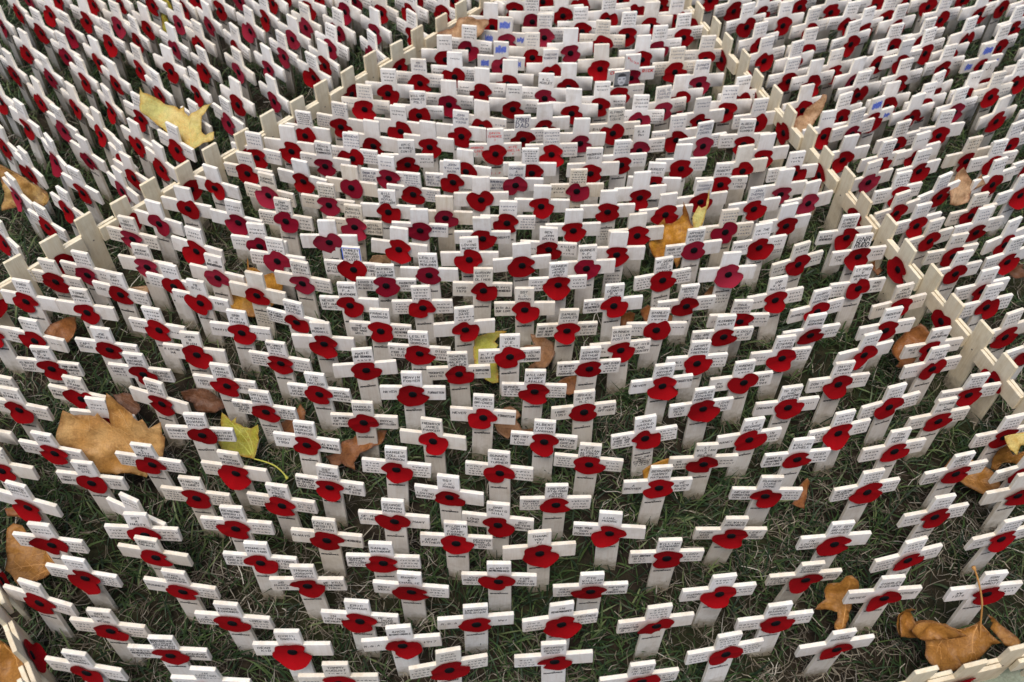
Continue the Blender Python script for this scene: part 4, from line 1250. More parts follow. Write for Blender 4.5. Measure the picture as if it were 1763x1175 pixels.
BORDER = [(0.0091, 1.8253, 48.2, 1, (899, -14), 'left', 1),
          (-0.0306, 1.7809, 228.2, 0, (866, 6), 'left', 2),
          (-0.0703, 1.7364, 48.2, 1, (832, 26), 'left', 3),
          (-0.11, 1.692, 228.2, 0, (796, 46), 'left', 4),
          (-0.1497, 1.6476, 48.2, 1, (760, 68), 'left', 5),
          (-0.1894, 1.6031, 228.2, 0, (722, 90), 'left', 6),
          (-0.2291, 1.5587, 48.2, 1, (683, 112), 'left', 7),
          (-0.2687, 1.5142, 228.2, 0, (643, 136), 'left', 8),
          (-0.3084, 1.4698, 48.2, 1, (602, 160), 'left', 9),
          (-0.3481, 1.4254, 228.2, 0, (560, 185), 'left', 10),
          (-0.3878, 1.3809, 48.2, 1, (516, 210), 'left', 11),
          (-0.4275, 1.3365, 228.2, 0, (470, 237), 'left', 12),
          (-0.4672, 1.2921, 48.2, 1, (423, 264), 'left', 13),
          (-0.5069, 1.2476, 228.2, 0, (375, 293), 'left', 14),
          (-0.5466, 1.2032, 48.2, 1, (324, 322), 'left', 15),
          (-0.5863, 1.1587, 228.2, 0, (272, 353), 'left', 16),
          (-0.6259, 1.1143, 48.2, 1, (218, 384), 'left', 17),
          (-0.6656, 1.0699, 228.2, 0, (162, 417), 'left', 18),
          (-0.7053, 1.0254, 48.2, 1, (104, 451), 'left', 19),
          (-0.745, 0.981, 228.2, 0, (43, 486), 'left', 20),
          (-0.7847, 0.9366, 48.2, 1, (-19, 523), 'left', 21),
          (0.3003, 1.8702, 110.5, 0, (1136, -30), 'right', 1),
          (0.3209, 1.8151, -69.5, 1, (1157, -5), 'right', 2),
          (0.3414, 1.7601, 110.5, 0, (1179, 21), 'right', 3),
          (0.362, 1.705, -69.5, 1, (1201, 47), 'right', 4),
          (0.3826, 1.6499, 110.5, 0, (1224, 75), 'right', 5),
          (0.4031, 1.5949, -69.5, 1, (1249, 103), 'right', 6),
          (0.4237, 1.5398, 110.5, 0, (1274, 133), 'right', 7),
          (0.4442, 1.4848, -69.5, 1, (1300, 163), 'right', 8),
          (0.4648, 1.4297, 110.5, 0, (1327, 195), 'right', 9),
          (0.4854, 1.3746, -69.5, 1, (1355, 229), 'right', 10),
          (0.5059, 1.3196, 110.5, 0, (1384, 264), 'right', 11),
          (0.5265, 1.2645, -69.5, 1, (1415, 300), 'right', 12),
          (0.5471, 1.2094, 110.5, 0, (1447, 337), 'right', 13),
          (0.5676, 1.1544, -69.5, 1, (1480, 377), 'right', 14),
          (0.5882, 1.0993, 110.5, 0, (1515, 418), 'right', 15),
          (0.6087, 1.0442, -69.5, 1, (1552, 461), 'right', 16),
          (0.6293, 0.9892, 110.5, 0, (1590, 507), 'right', 17),
          (0.6499, 0.9341, -69.5, 1, (1630, 554), 'right', 18),
          (0.6704, 0.8791, 110.5, 0, (1672, 604), 'right', 19),
          (0.691, 0.824, -69.5, 1, (1716, 656), 'right', 20),
          (0.7116, 0.7689, 110.5, 0, (1763, 711), 'right', 21),
          (0.7321, 0.7139, -69.5, 1, (1812, 770), 'right', 22),
          (-0.6159, 0.4919, 126.4, 1, (-8, 1004), 'bottom left', 1),
          (-0.5809, 0.4445, -53.6, 0, (19, 1070), 'bottom left', 2),
          (-0.5459, 0.397, 126.4, 1, (47, 1140), 'bottom left', 3),
          (-0.5109, 0.3495, -53.6, 0, (76, 1214), 'bottom left', 4),
          (0.3478, 0.3568, 193.8, 0, (1409, 1226), 'bottom right', 1),
          (0.4032, 0.3704, 13.8, 1, (1490, 1206), 'bottom right', 2),
          (0.4585, 0.3841, 193.8, 0, (1569, 1186), 'bottom right', 3),
          (0.5139, 0.3977, 13.8, 1, (1648, 1167), 'bottom right', 4),
          (0.5692, 0.4113, 193.8, 0, (1725, 1148), 'bottom right', 5),
          (0.6246, 0.4249, 13.8, 1, (1801, 1130), 'bottom right', 6)]
LEAVES = [
    ['broad tan fallen leaf lying among the crosses in the lower left', 'tan', 0.006, [[-0.6049, 0.6928, 0.0782], [-0.5984, 0.7085, 0.1045], [-0.5898, 0.7178, 0.1204], [-0.5773, 0.7144, 0.1138], [-0.5532, 0.7138, 0.112], [-0.5486, 0.7166, 0.1167], [-0.5447, 0.7129, 0.1101], [-0.5333, 0.7082, 0.1016], [-0.533, 0.7238, 0.1289], [-0.5299, 0.7312, 0.142], [-0.5184, 0.7241, 0.1289], [-0.4935, 0.7118, 0.1063], [-0.4872, 0.7136, 0.1091], [-0.482, 0.7065, 0.0969], [-0.4642, 0.7119, 0.1054], [-0.4653, 0.7025, 0.0894], [-0.4608, 0.7003, 0.0857], [-0.4658, 0.6854, 0.0613], [-0.4774, 0.6817, 0.0556], [-0.4929, 0.6684, 0.035], [-0.5132, 0.6715, 0.0406], [-0.5512, 0.6702, 0.0397], [-0.5677, 0.6763, 0.05], [-0.5885, 0.688, 0.0697]], [-0.4929, 0.6684, 0.035], [[-0.5898, 0.7178, 0.1204], [-0.5299, 0.7312, 0.142], [-0.4642, 0.7119, 0.1054], [-0.5486, 0.7166, 0.1167]], []],
    ['yellow-green fallen leaf perched on top of crosses at upper left', 'yellow', 0.01, [[-0.6604, 1.397, 0.135], [-0.653, 1.3863, 0.1314], [-0.6335, 1.3799, 0.1291], [-0.6147, 1.3678, 0.1249], [-0.5938, 1.3627, 0.123], [-0.5898, 1.3584, 0.1215], [-0.5831, 1.3661, 0.1241], [-0.5791, 1.3537, 0.1198], [-0.57, 1.3447, 0.1167], [-0.5589, 1.3531, 0.1194], [-0.5491, 1.3633, 0.1228], [-0.5329, 1.372, 0.1255], [-0.5405, 1.3573, 0.1207], [-0.5467, 1.3459, 0.1169], [-0.5471, 1.3286, 0.111], [-0.5414, 1.3154, 0.1064], [-0.5315, 1.3071, 0.1034], [-0.5181, 1.3148, 0.1059], [-0.5166, 1.2991, 0.1005], [-0.5328, 1.2921, 0.0982], [-0.5502, 1.2826, 0.095], [-0.5582, 1.2848, 0.0958], [-0.5803, 1.301, 0.1017], [-0.6019, 1.3125, 0.1059], [-0.6133, 1.3219, 0.1093], [-0.6333, 1.3361, 0.1144], [-0.6498, 1.3493, 0.119]], [-0.5582, 1.2848, 0.0958], [[-0.6604, 1.397, 0.135], [-0.5329, 1.372, 0.1255], [-0.5181, 1.3148, 0.1059], [-0.5831, 1.3661, 0.1241]], []],
    ['orange-brown curled leaf standing between blank crosses right of centre', 'orange', 0.012, [[0.2211, 1.1237, 0.0804], [0.2301, 1.1239, 0.0804], [0.2381, 1.1303, 0.0877], [0.245, 1.1354, 0.0937], [0.2472, 1.1297, 0.0868], [0.2574, 1.13, 0.0868], [0.2668, 1.134, 0.0914], [0.273, 1.1395, 0.0978], [0.2708, 1.1513, 0.112], [0.2781, 1.1435, 0.1024], [0.2849, 1.1345, 0.0914], [0.2916, 1.1262, 0.0813], [0.2895, 1.1215, 0.0758], [0.2876, 1.1153, 0.0685], [0.2822, 1.1073, 0.0593], [0.2731, 1.0992, 0.0502], [0.2715, 1.0873, 0.0364], [0.2646, 1.0816, 0.03], [0.2615, 1.0911, 0.041], [0.2492, 1.0939, 0.0447], [0.2336, 1.0904, 0.041], [0.2247, 1.0965, 0.0483], [0.2186, 1.1058, 0.0593], [0.2199, 1.1144, 0.0694]], [0.2669, 1.0832, 0.0318], [[0.2211, 1.1237, 0.0804], [0.245, 1.1354, 0.0937], [0.2708, 1.1513, 0.112], [0.2323, 1.0911, 0.0419]], []],
    ['narrow yellow-green leaf lobe upright beside the orange curled leaf', 'yellow', 0.004, [[0.2932, 1.1526, 0.0811], [0.2977, 1.1582, 0.0875], [0.3021, 1.1638, 0.0939], [0.3072, 1.1616, 0.0912], [0.3143, 1.1641, 0.0939], [0.3166, 1.1735, 0.1049], [0.3177, 1.182, 0.115], [0.319, 1.1736, 0.1049], [0.3179, 1.165, 0.0948], [0.3139, 1.1547, 0.0829], [0.3071, 1.1395, 0.0655], [0.302, 1.1346, 0.06], [0.2956, 1.1377, 0.0637]], [0.3007, 1.1354, 0.0609], [[0.3177, 1.182, 0.115], [0.3021, 1.1638, 0.0939]], []],
    ['golden tan leaf wedged between crosses left of centre', 'gold', 0.008, [[-0.4187, 1.0464, 0.075], [-0.418, 1.0336, 0.0664], [-0.405, 1.033, 0.0658], [-0.3926, 1.0241, 0.0597], [-0.3786, 1.0272, 0.0615], [-0.3604, 1.0203, 0.0566], [-0.3612, 1.003, 0.045], [-0.3765, 0.9836, 0.0321], [-0.406, 0.968, 0.022], [-0.4191, 0.9708, 0.0241], [-0.441, 0.9776, 0.029], [-0.4601, 0.9907, 0.0382], [-0.4673, 1.0032, 0.0468], [-0.48, 1.0175, 0.0566], [-0.4688, 1.0114, 0.0523], [-0.4537, 1.0117, 0.0523], [-0.4343, 1.0131, 0.0529], [-0.4217, 1.0216, 0.0585]], [-0.406, 0.968, 0.022], [[-0.48, 1.0175, 0.0566], [-0.4187, 1.0464, 0.075], [-0.3604, 1.0203, 0.0566]], []],
    ['pale crumpled leaf caught on crosses at the top edge', 'pale', 0.016, [[-0.1585, 1.6308, 0.0973], [-0.1427, 1.6386, 0.1057], [-0.1212, 1.6465, 0.114], [-0.1184, 1.6529, 0.1213], [-0.1141, 1.6562, 0.125], [-0.0926, 1.6569, 0.125], [-0.0738, 1.6534, 0.1203], [-0.0565, 1.6512, 0.1172], [-0.055, 1.6458, 0.1109], [-0.0635, 1.6419, 0.1067], [-0.0692, 1.6344, 0.0984], [-0.0792, 1.6304, 0.0942], [-0.0994, 1.6261, 0.09], [-0.1109, 1.6276, 0.0921], [-0.1225, 1.6291, 0.0942], [-0.1427, 1.6303, 0.0963]], [-0.1109, 1.6276, 0.0921], [[-0.1585, 1.6308, 0.0973], [-0.0926, 1.6569, 0.125], [-0.055, 1.6458, 0.1109]], []],
    ['rolled tan leaf caught on the right border crosses', 'pale', 0.012, [[0.494, 1.3817, 0.0804], [0.4978, 1.3926, 0.0918], [0.5041, 1.3981, 0.0975], [0.5159, 1.4011, 0.1003], [0.5205, 1.4092, 0.1089], [0.5333, 1.4157, 0.1155], [0.5422, 1.4204, 0.1203], [0.5445, 1.4248, 0.125], [0.5512, 1.4241, 0.1241], [0.5524, 1.4189, 0.1184], [0.5477, 1.4046, 0.1032], [0.5378, 1.3946, 0.0928], [0.528, 1.3845, 0.0823], [0.5231, 1.379, 0.0766], [0.5152, 1.3769, 0.0747], [0.5089, 1.3723, 0.07], [0.5005, 1.3765, 0.0747]], [0.5089, 1.3723, 0.07], [[0.5512, 1.4241, 0.1241], [0.5041, 1.3981, 0.0975]], []],
    ['pale brown pointed leaf among crosses at the right', 'pale', 0.01, [[0.7388, 1.2328, 0.0953], [0.7394, 1.2396, 0.1057], [0.7501, 1.2459, 0.115], [0.7653, 1.2376, 0.1015], [0.7748, 1.231, 0.0911], [0.782, 1.2407, 0.1057], [0.7925, 1.2314, 0.0911], [0.7739, 1.2254, 0.0828], [0.7669, 1.214, 0.0662], [0.7453, 1.2092, 0.06], [0.7322, 1.2103, 0.0621], [0.731, 1.2243, 0.0828]], [0.7322, 1.2103, 0.0621], [[0.7501, 1.2459, 0.115], [0.782, 1.2407, 0.1057], [0.7925, 1.2314, 0.0911]], []],
    ['yellow-green leaf behind a cross at the centre of the photo', 'lime', 0.005, [[-0.0555, 0.8698, 0.0355], [-0.0578, 0.8947, 0.0421], [-0.0563, 0.9153, 0.0475], [-0.04, 0.9204, 0.0488], [-0.0267, 0.9255, 0.05], [-0.0079, 0.9252, 0.0498], [-0.0219, 0.9145, 0.0471], [-0.0262, 0.908, 0.0454], [-0.0202, 0.9034, 0.0442], [-0.0245, 0.8954, 0.0421], [-0.0225, 0.8752, 0.0367], [-0.0189, 0.8447, 0.0284], [-0.0276, 0.843, 0.028], [-0.0365, 0.8473, 0.0292], [-0.05, 0.8592, 0.0326]], [-0.0555, 0.8698, 0.0355], [[-0.0079, 0.9252, 0.0498], [-0.0276, 0.843, 0.028], [-0.0202, 0.9034, 0.0442]], []],
    ['brown leaf lying on grass right of the lime leaf', 'brown', 0.006, [[0.0157, 0.9066, 0.0365], [0.0336, 0.9098, 0.0378], [0.0274, 0.9251, 0.045], [0.0454, 0.9227, 0.0437], [0.0635, 0.9133, 0.0391], [0.0651, 0.898, 0.0319], [0.0592, 0.8868, 0.0266], [0.0489, 0.8769, 0.022], [0.037, 0.8781, 0.0227], [0.0236, 0.8764, 0.022], [0.0383, 0.8891, 0.0279], [0.0397, 0.8988, 0.0325]], [0.0157, 0.9066, 0.0365], [[0.0274, 0.9251, 0.045], [0.0635, 0.9133, 0.0391], [0.0489, 0.8769, 0.022]], []],
    ['torn brown leaf lying in front of centre beside white posts', 'brown', 0.007, [[-0.0204, 0.7858, 0.0361], [-0.0007, 0.7947, 0.04], [0.0108, 0.7878, 0.0367], [0.0151, 0.7813, 0.0337], [0.0081, 0.776, 0.0313], [0.0168, 0.7632, 0.0254], [0.0323, 0.7661, 0.0266], [0.031, 0.7596, 0.0236], [0.0155, 0.7567, 0.0224], [0.0028, 0.7603, 0.0242], [-0.0027, 0.7512, 0.02], [-0.0183, 0.7586, 0.0236], [-0.0228, 0.7688, 0.0284]], [-0.0228, 0.7688, 0.0284], [[-0.0007, 0.7947, 0.04], [0.0323, 0.7661, 0.0266], [-0.0027, 0.7512, 0.02]], []],
    ['rust leaf half hidden behind the cross right of centre', 'rust', 0.004, [[0.0658, 0.8435, 0.0283], [0.0788, 0.8523, 0.0333], [0.0964, 0.8556, 0.035], [0.1009, 0.8442, 0.0283], [0.0955, 0.8327, 0.0217], [0.0856, 0.8296, 0.02], [0.0746, 0.8342, 0.0228]], [0.0658, 0.8435, 0.0283], [[0.0964, 0.8556, 0.035], [0.0856, 0.8296, 0.02]], []],
    ['rust leaf showing behind a cross left of centre', 'rust', 0.005, [[-0.3287, 0.7649, 0.0267], [-0.3177, 0.7727, 0.0305], [-0.3097, 0.7787, 0.0333], [-0.3059, 0.7845, 0.0362], [-0.3012, 0.7923, 0.04], [-0.2935, 0.7828, 0.0352], [-0.2931, 0.7694, 0.0286], [-0.2998, 0.7598, 0.0238], [-0.3098, 0.752, 0.02], [-0.3226, 0.7536, 0.021]], [-0.3226, 0.7536, 0.021], [[-0.3012, 0.7923, 0.04], [-0.2929, 0.7752, 0.0314]], []],
    ['purple-brown leaf with yellow tip in lower centre left', 'rust', 0.006, [[-0.2568, 0.7124, 0.0273], [-0.2377, 0.7178, 0.0291], [-0.2357, 0.7317, 0.0342], [-0.2215, 0.736, 0.0356], [-0.2157, 0.7421, 0.0378], [-0.1994, 0.7464, 0.0393], [-0.1725, 0.749, 0.04], [-0.1796, 0.7309, 0.0335], [-0.1897, 0.7267, 0.032], [-0.2097, 0.7164, 0.0284], [-0.2171, 0.7044, 0.024], [-0.2142, 0.6938, 0.02], [-0.2334, 0.7031, 0.0236], [-0.2421, 0.6961, 0.0211]], [-0.1903, 0.7346, 0.0349], [[-0.2568, 0.7124, 0.0273], [-0.2421, 0.6961, 0.0211], [-0.2142, 0.6938, 0.02]], []],
    ['yellow leaf with green centre and curved stalk at lower left', 'lime', 0.006, [[-0.4045, 0.764, 0.055], [-0.3911, 0.7532, 0.0493], [-0.3833, 0.7589, 0.0521], [-0.3847, 0.7514, 0.0483], [-0.3739, 0.7461, 0.0455], [-0.3634, 0.7445, 0.0445], [-0.3525, 0.7503, 0.0474], [-0.3524, 0.7373, 0.0407], [-0.3551, 0.707, 0.025], [-0.3791, 0.7111, 0.0274], [-0.4003, 0.717, 0.0307], [-0.4063, 0.727, 0.036], [-0.4044, 0.7399, 0.0426], [-0.4184, 0.7461, 0.046], [-0.4047, 0.7436, 0.0445]], [-0.3551, 0.707, 0.025], [[-0.4045, 0.764, 0.055], [-0.3833, 0.7589, 0.0521], [-0.3525, 0.7503, 0.0474], [-0.4184, 0.7461, 0.046]], [[-0.3548, 0.7064, 0.026], [-0.3374, 0.6994, 0.03], [-0.3241, 0.6937, 0.03], [-0.3129, 0.6857, 0.028], [-0.3047, 0.6777, 0.022]]],
    ['dark brown curled leaf in grass behind the yellow leaf', 'darkbrown', 0.008, [[-0.4773, 0.8114, 0.0376], [-0.455, 0.8154, 0.04], [-0.4356, 0.8132, 0.0382], [-0.4245, 0.8054, 0.0327], [-0.41, 0.7951, 0.0255], [-0.4278, 0.7868, 0.02], [-0.4534, 0.7871, 0.0206], [-0.4604, 0.7976, 0.0279], [-0.4746, 0.8026, 0.0315]], [-0.4773, 0.8114, 0.0376], [[-0.41, 0.7951, 0.0255], [-0.4356, 0.8132, 0.0382]], []],
    ['dark red-brown leaf behind the broad tan leaf', 'darkbrown', 0.004, [[-0.5745, 0.8031, 0.0388], [-0.5512, 0.8053, 0.04], [-0.5424, 0.8002, 0.0364], [-0.5331, 0.7864, 0.0267], [-0.5431, 0.7765, 0.02], [-0.5542, 0.7842, 0.0255], [-0.5675, 0.7927, 0.0315]], [-0.5331, 0.7864, 0.0267], [[-0.5745, 0.8031, 0.0388], [-0.5512, 0.8053, 0.04]], []],
    ['large ochre leaf flat on grass at the lower left edge', 'ochre', 0.006, [[-0.6445, 0.5831, 0.0478], [-0.6384, 0.5888, 0.05], [-0.6268, 0.5862, 0.0489], [-0.621, 0.577, 0.0452], [-0.6015, 0.5644, 0.0399], [-0.5841, 0.5518, 0.0347], [-0.5739, 0.5392, 0.0295], [-0.5833, 0.529, 0.0254], [-0.6008, 0.5206, 0.022], [-0.6189, 0.5153, 0.02], [-0.6299, 0.5264, 0.0247], [-0.6402, 0.5334, 0.0276], [-0.6396, 0.5462, 0.0329], [-0.6422, 0.5654, 0.0407]], [-0.5739, 0.5392, 0.0295], [[-0.6445, 0.5831, 0.0478], [-0.6402, 0.5334, 0.0276], [-0.6189, 0.5153, 0.02]], []],
    ['brown leaf scrap under a cross at the left edge', 'rust', 0.004, [[-0.6705, 0.6209, 0.0287], [-0.6601, 0.6228, 0.03], [-0.6474, 0.6188, 0.0269], [-0.6378, 0.6157, 0.0244], [-0.6312, 0.61, 0.02], [-0.6448, 0.6097, 0.02], [-0.6554, 0.612, 0.0219], [-0.6669, 0.6126, 0.0225]], [-0.6312, 0.61, 0.02], [[-0.6705, 0.6209, 0.0287]], []],
    ['rust brown leaf under crosses at the left edge', 'rust', 0.008, [[-0.7168, 0.9186, 0.0279], [-0.7064, 0.9337, 0.0384], [-0.6844, 0.9417, 0.0437], [-0.6642, 0.944, 0.045], [-0.6655, 0.9291, 0.0345], [-0.678, 0.9112, 0.022], [-0.6958, 0.908, 0.02]], [-0.678, 0.9112, 0.022], [[-0.7064, 0.9337, 0.0384], [-0.6642, 0.944, 0.045]], []],
    ['yellow-rimmed brown leaf on crosses at the left edge', 'goldbrown', 0.014, [[-0.8641, 1.2221, 0.11], [-0.8343, 1.2111, 0.1009], [-0.8068, 1.1981, 0.0903], [-0.7819, 1.1869, 0.0812], [-0.7704, 1.1755, 0.0721], [-0.7738, 1.1685, 0.0668], [-0.7957, 1.165, 0.0645], [-0.818, 1.1723, 0.0706], [-0.8324, 1.1641, 0.0645], [-0.8492, 1.1578, 0.06], [-0.852, 1.1655, 0.0661], [-0.8478, 1.1833, 0.0797]], [-0.7702, 1.1715, 0.0691], [[-0.8641, 1.2221, 0.11], [-0.8492, 1.1578, 0.06]], []],
    ['tan folded leaf between crosses in the lower right', 'ochre', 0.012, [[0.3805, 0.4958, 0.0384], [0.3951, 0.5046, 0.0452], [0.3931, 0.5132, 0.052], [0.3967, 0.5205, 0.0576], [0.4115, 0.5222, 0.0588], [0.4169, 0.5295, 0.0644], [0.4243, 0.5304, 0.065], [0.4317, 0.5255, 0.061], [0.4337, 0.514, 0.052], [0.4266, 0.4966, 0.0384], [0.4158, 0.4792, 0.0248], [0.4103, 0.4755, 0.022], [0.4028, 0.4789, 0.0248], [0.4083, 0.4876, 0.0316], [0.4082, 0.4934, 0.0361], [0.3952, 0.4946, 0.0373]], [0.4103, 0.4755, 0.022], [[0.3805, 0.4958, 0.0384], [0.4243, 0.5304, 0.065]], []],
    ['big curled amber leaf with upright stalk in bottom right corner', 'ochre', 0.016, [[0.4686, 0.457, 0.0567], [0.4697, 0.4663, 0.0631], [0.4709, 0.4741, 0.0684], [0.477, 0.483, 0.0738], [0.4861, 0.4842, 0.0736], [0.4918, 0.4683, 0.0619], [0.5098, 0.4696, 0.0607], [0.5239, 0.4691, 0.0588], [0.5479, 0.4638, 0.0523], [0.5602, 0.4687, 0.0543], [0.5725, 0.4755, 0.0576], [0.5834, 0.4644, 0.0487], [0.5943, 0.4571, 0.0424], [0.5799, 0.4486, 0.0382], [0.5675, 0.4387, 0.0327], [0.5572, 0.4328, 0.0297], [0.5339, 0.4248, 0.0267], [0.5189, 0.4249, 0.0285], [0.5051, 0.4327, 0.0355], [0.5012, 0.4386, 0.0401], [0.5053, 0.445, 0.0441], [0.5074, 0.4505, 0.0477], [0.4945, 0.4537, 0.0514]], [0.5725, 0.4755, 0.0576], [[0.477, 0.483, 0.0738], [0.5051, 0.4327, 0.0355], [0.5572, 0.4328, 0.0297], [0.5943, 0.4571, 0.0424], [0.5098, 0.4696, 0.0607]], [[0.5726, 0.4607, 0.045], [0.5692, 0.4724, 0.065], [0.5635, 0.4815, 0.09], [0.5587, 0.4897, 0.105], [0.5498, 0.5004, 0.125], [0.5437, 0.5086, 0.135]]],
    ['@lobe', 'ochre', 0.014, [[0.4781, 0.4588, 0.0697], [0.4875, 0.4625, 0.073], [0.5036, 0.4639, 0.074], [0.5171, 0.4631, 0.073], [0.5287, 0.4611, 0.071], [0.541, 0.4572, 0.0671], [0.5294, 0.4512, 0.0617], [0.5143, 0.4474, 0.0583], [0.5009, 0.4468, 0.058], [0.4881, 0.4519, 0.063]], [0.4875, 0.4625, 0.073], [[0.541, 0.4572, 0.0671]], []],
    ['@lobe', 'ochre', 0.014, [[0.4693, 0.4578, 0.055], [0.4672, 0.4653, 0.0655], [0.4687, 0.4722, 0.0752], [0.473, 0.4788, 0.0844], [0.4825, 0.4794, 0.085], [0.4809, 0.4755, 0.0796], [0.489, 0.4676, 0.0682], [0.4922, 0.4639, 0.0629], [0.4834, 0.4599, 0.0576], [0.4741, 0.4578, 0.055]], [0.4741, 0.4578, 0.055], [[0.473, 0.4788, 0.0844]], []],
    ['@lobe', 'ochre', 0.016, [[0.5064, 0.4428, 0.0268], [0.5117, 0.4506, 0.03], [0.5191, 0.4473, 0.0286], [0.5307, 0.4467, 0.0282], [0.5441, 0.4444, 0.0272], [0.549, 0.4376, 0.0244], [0.5501, 0.4309, 0.0216], [0.5379, 0.4268, 0.02], [0.5225, 0.4274, 0.0204], [0.5108, 0.4353, 0.0237]], [0.5064, 0.4428, 0.0268], [[0.5379, 0.4268, 0.02]], []],
    ['@lobe', 'ochre', 0.012, [[0.5802, 0.488, 0.055], [0.5962, 0.4831, 0.048], [0.6141, 0.4743, 0.0358], [0.6267, 0.4673, 0.0261], [0.6228, 0.4626, 0.02], [0.6088, 0.463, 0.0209], [0.6014, 0.4695, 0.0296], [0.5921, 0.4752, 0.0375], [0.594, 0.4798, 0.0436]], [0.5802, 0.488, 0.055], [[0.6267, 0.4673, 0.0261]], []],
    ['tan leaf lying under the right hand crosses', 'ochre', 0.006, [[0.5979, 0.7077, 0.0338], [0.6078, 0.7196, 0.0382], [0.6334, 0.7251, 0.04], [0.6463, 0.7146, 0.036], [0.6655, 0.7052, 0.0324], [0.6755, 0.6842, 0.0244], [0.6522, 0.6723, 0.02], [0.6332, 0.6815, 0.0236], [0.622, 0.6889, 0.0265], [0.6066, 0.6963, 0.0295]], [0.5979, 0.7077, 0.0338], [[0.6755, 0.6842, 0.0244], [0.6334, 0.7251, 0.04]], []],
    ['yellow folded leaf against a cross at the right edge', 'yellow', 0.006, [[0.6513, 0.7095, 0.1103], [0.6667, 0.7118, 0.1127], [0.6841, 0.7141, 0.115], [0.6927, 0.7104, 0.1103], [0.688, 0.7037, 0.1025], [0.6765, 0.7015, 0.1002], [0.6721, 0.6928, 0.09], [0.6623, 0.6979, 0.0963]], [0.6927, 0.7104, 0.1103], [[0.6513, 0.7095, 0.1103], [0.6721, 0.6928, 0.09]], []],
    ['amber curled leaf below the yellow leaf at the right edge', 'ochre', 0.01, [[0.6711, 0.7199, 0.0625], [0.6758, 0.7223, 0.07], [0.6937, 0.7171, 0.0525], [0.7117, 0.7199, 0.06], [0.7253, 0.717, 0.05], [0.7261, 0.712, 0.035], [0.6852, 0.7129, 0.04], [0.6795, 0.7076, 0.025], [0.6666, 0.7091, 0.03], [0.6687, 0.7125, 0.04]], [0.7253, 0.717, 0.05], [[0.6711, 0.7199, 0.0625], [0.6666, 0.7091, 0.03]], []],
    ['orange-brown leaf beside the right border crosses', 'rust', 0.012, [[0.5727, 0.909, 0.0378], [0.5894, 0.9269, 0.0483], [0.6199, 0.9472, 0.06], [0.6349, 0.9318, 0.0507], [0.6296, 0.918, 0.0425], [0.6068, 0.9136, 0.0402], [0.5974, 0.9056, 0.0355], [0.6129, 0.9002, 0.032], [0.6034, 0.8903, 0.0262], [0.5807, 0.8879, 0.025], [0.5752, 0.8897, 0.0262], [0.5856, 0.8957, 0.0297]], [0.5752, 0.8897, 0.0262], [[0.6199, 0.9472, 0.06], [0.6349, 0.9318, 0.0507]], []],
    ['small rust leaf standing beside a cross lower right of centre', 'rust', 0.004, [[0.381, 0.6514, 0.025], [0.3927, 0.6583, 0.0314], [0.3902, 0.6655, 0.0386], [0.4016, 0.6774, 0.05], [0.4059, 0.6731, 0.0457], [0.3995, 0.6467, 0.02], [0.3913, 0.648, 0.0214]], [0.3995, 0.6467, 0.02], [[0.4016, 0.6774, 0.05]], []],
    ['amber leaf edge behind a cross right of centre', 'gold', 0.005, [[0.1813, 0.6939, 0.0347], [0.1892, 0.6981, 0.0398], [0.2171, 0.7052, 0.0483], [0.2374, 0.707, 0.05], [0.2342, 0.6977, 0.0381], [0.2142, 0.6919, 0.0313], [0.1943, 0.6849, 0.0228], [0.1851, 0.684, 0.022]], [0.2374, 0.707, 0.05], [[0.1813, 0.6939, 0.0347]], []],
    ['rust curled leaf behind a dark-lettered cross in the middle', 'rust', 0.006, [[0.167, 0.9705, 0.033], [0.1806, 0.9784, 0.04], [0.19, 0.9761, 0.0377], [0.188, 0.9658, 0.0283], [0.1697, 0.9586, 0.022]], [0.1697, 0.9586, 0.022], [[0.1806, 0.9784, 0.04]], []],
    ['rust leaf glimpsed between two crosses in the middle', 'rust', 0.006, [[0.1984, 0.9818, 0.0384], [0.2108, 0.9886, 0.045], [0.2227, 0.9832, 0.0392], [0.2438, 0.9795, 0.0351], [0.2533, 0.9748, 0.0302], [0.2491, 0.9665, 0.022], [0.2211, 0.9675, 0.0236], [0.2071, 0.9688, 0.0253]], [0.2533, 0.9748, 0.0302], [[0.2108, 0.9886, 0.045]], []],
    ['small brown leaf behind a cross right of the middle', 'brown', 0.004, [[0.3045, 1.0284, 0.024], [0.3154, 1.037, 0.036], [0.3293, 1.0401, 0.04], [0.3282, 1.0304, 0.026], [0.3166, 1.0273, 0.022]], [0.3045, 1.0284, 0.024], [[0.3293, 1.0401, 0.04]], []],
    ['small pinkish tan leaf at the foot of a cross on left', 'pale', 0.003, [[-0.6125, 1.0206, 0.0282], [-0.5959, 1.0226, 0.03], [-0.5795, 1.023, 0.03], [-0.5825, 1.0144, 0.02], [-0.5965, 1.0156, 0.0218]], [-0.6125, 1.0206, 0.0282], [[-0.5795, 1.023, 0.03]], []],
    ['pinkish leaf curled under a blank cross left of centre', 'pale', 0.006, [[-0.2393, 1.087, 0.0248], [-0.2297, 1.0907, 0.0386], [-0.203, 1.0917, 0.04], [-0.1993, 1.0873, 0.022], [-0.2137, 1.0877, 0.0248], [-0.2237, 1.0867, 0.022]], [-0.2393, 1.087, 0.0248], [[-0.203, 1.0917, 0.04]], []],
    ['tan leaf lying under the border crosses at bottom left corner', 'ochre', 0.01, [[-0.6003, 0.4358, 0.0479], [-0.592, 0.428, 0.0433], [-0.5801, 0.415, 0.0355], [-0.572, 0.4091, 0.0319], [-0.5757, 0.4038, 0.0288], [-0.5683, 0.3939, 0.0228], [-0.5824, 0.3889, 0.02], [-0.6044, 0.3885, 0.02], [-0.6098, 0.4171, 0.0371], [-0.6102, 0.4391, 0.05]], [-0.6003, 0.4358, 0.0479], [[-0.5683, 0.3939, 0.0228], [-0.6044, 0.3885, 0.02]], []],
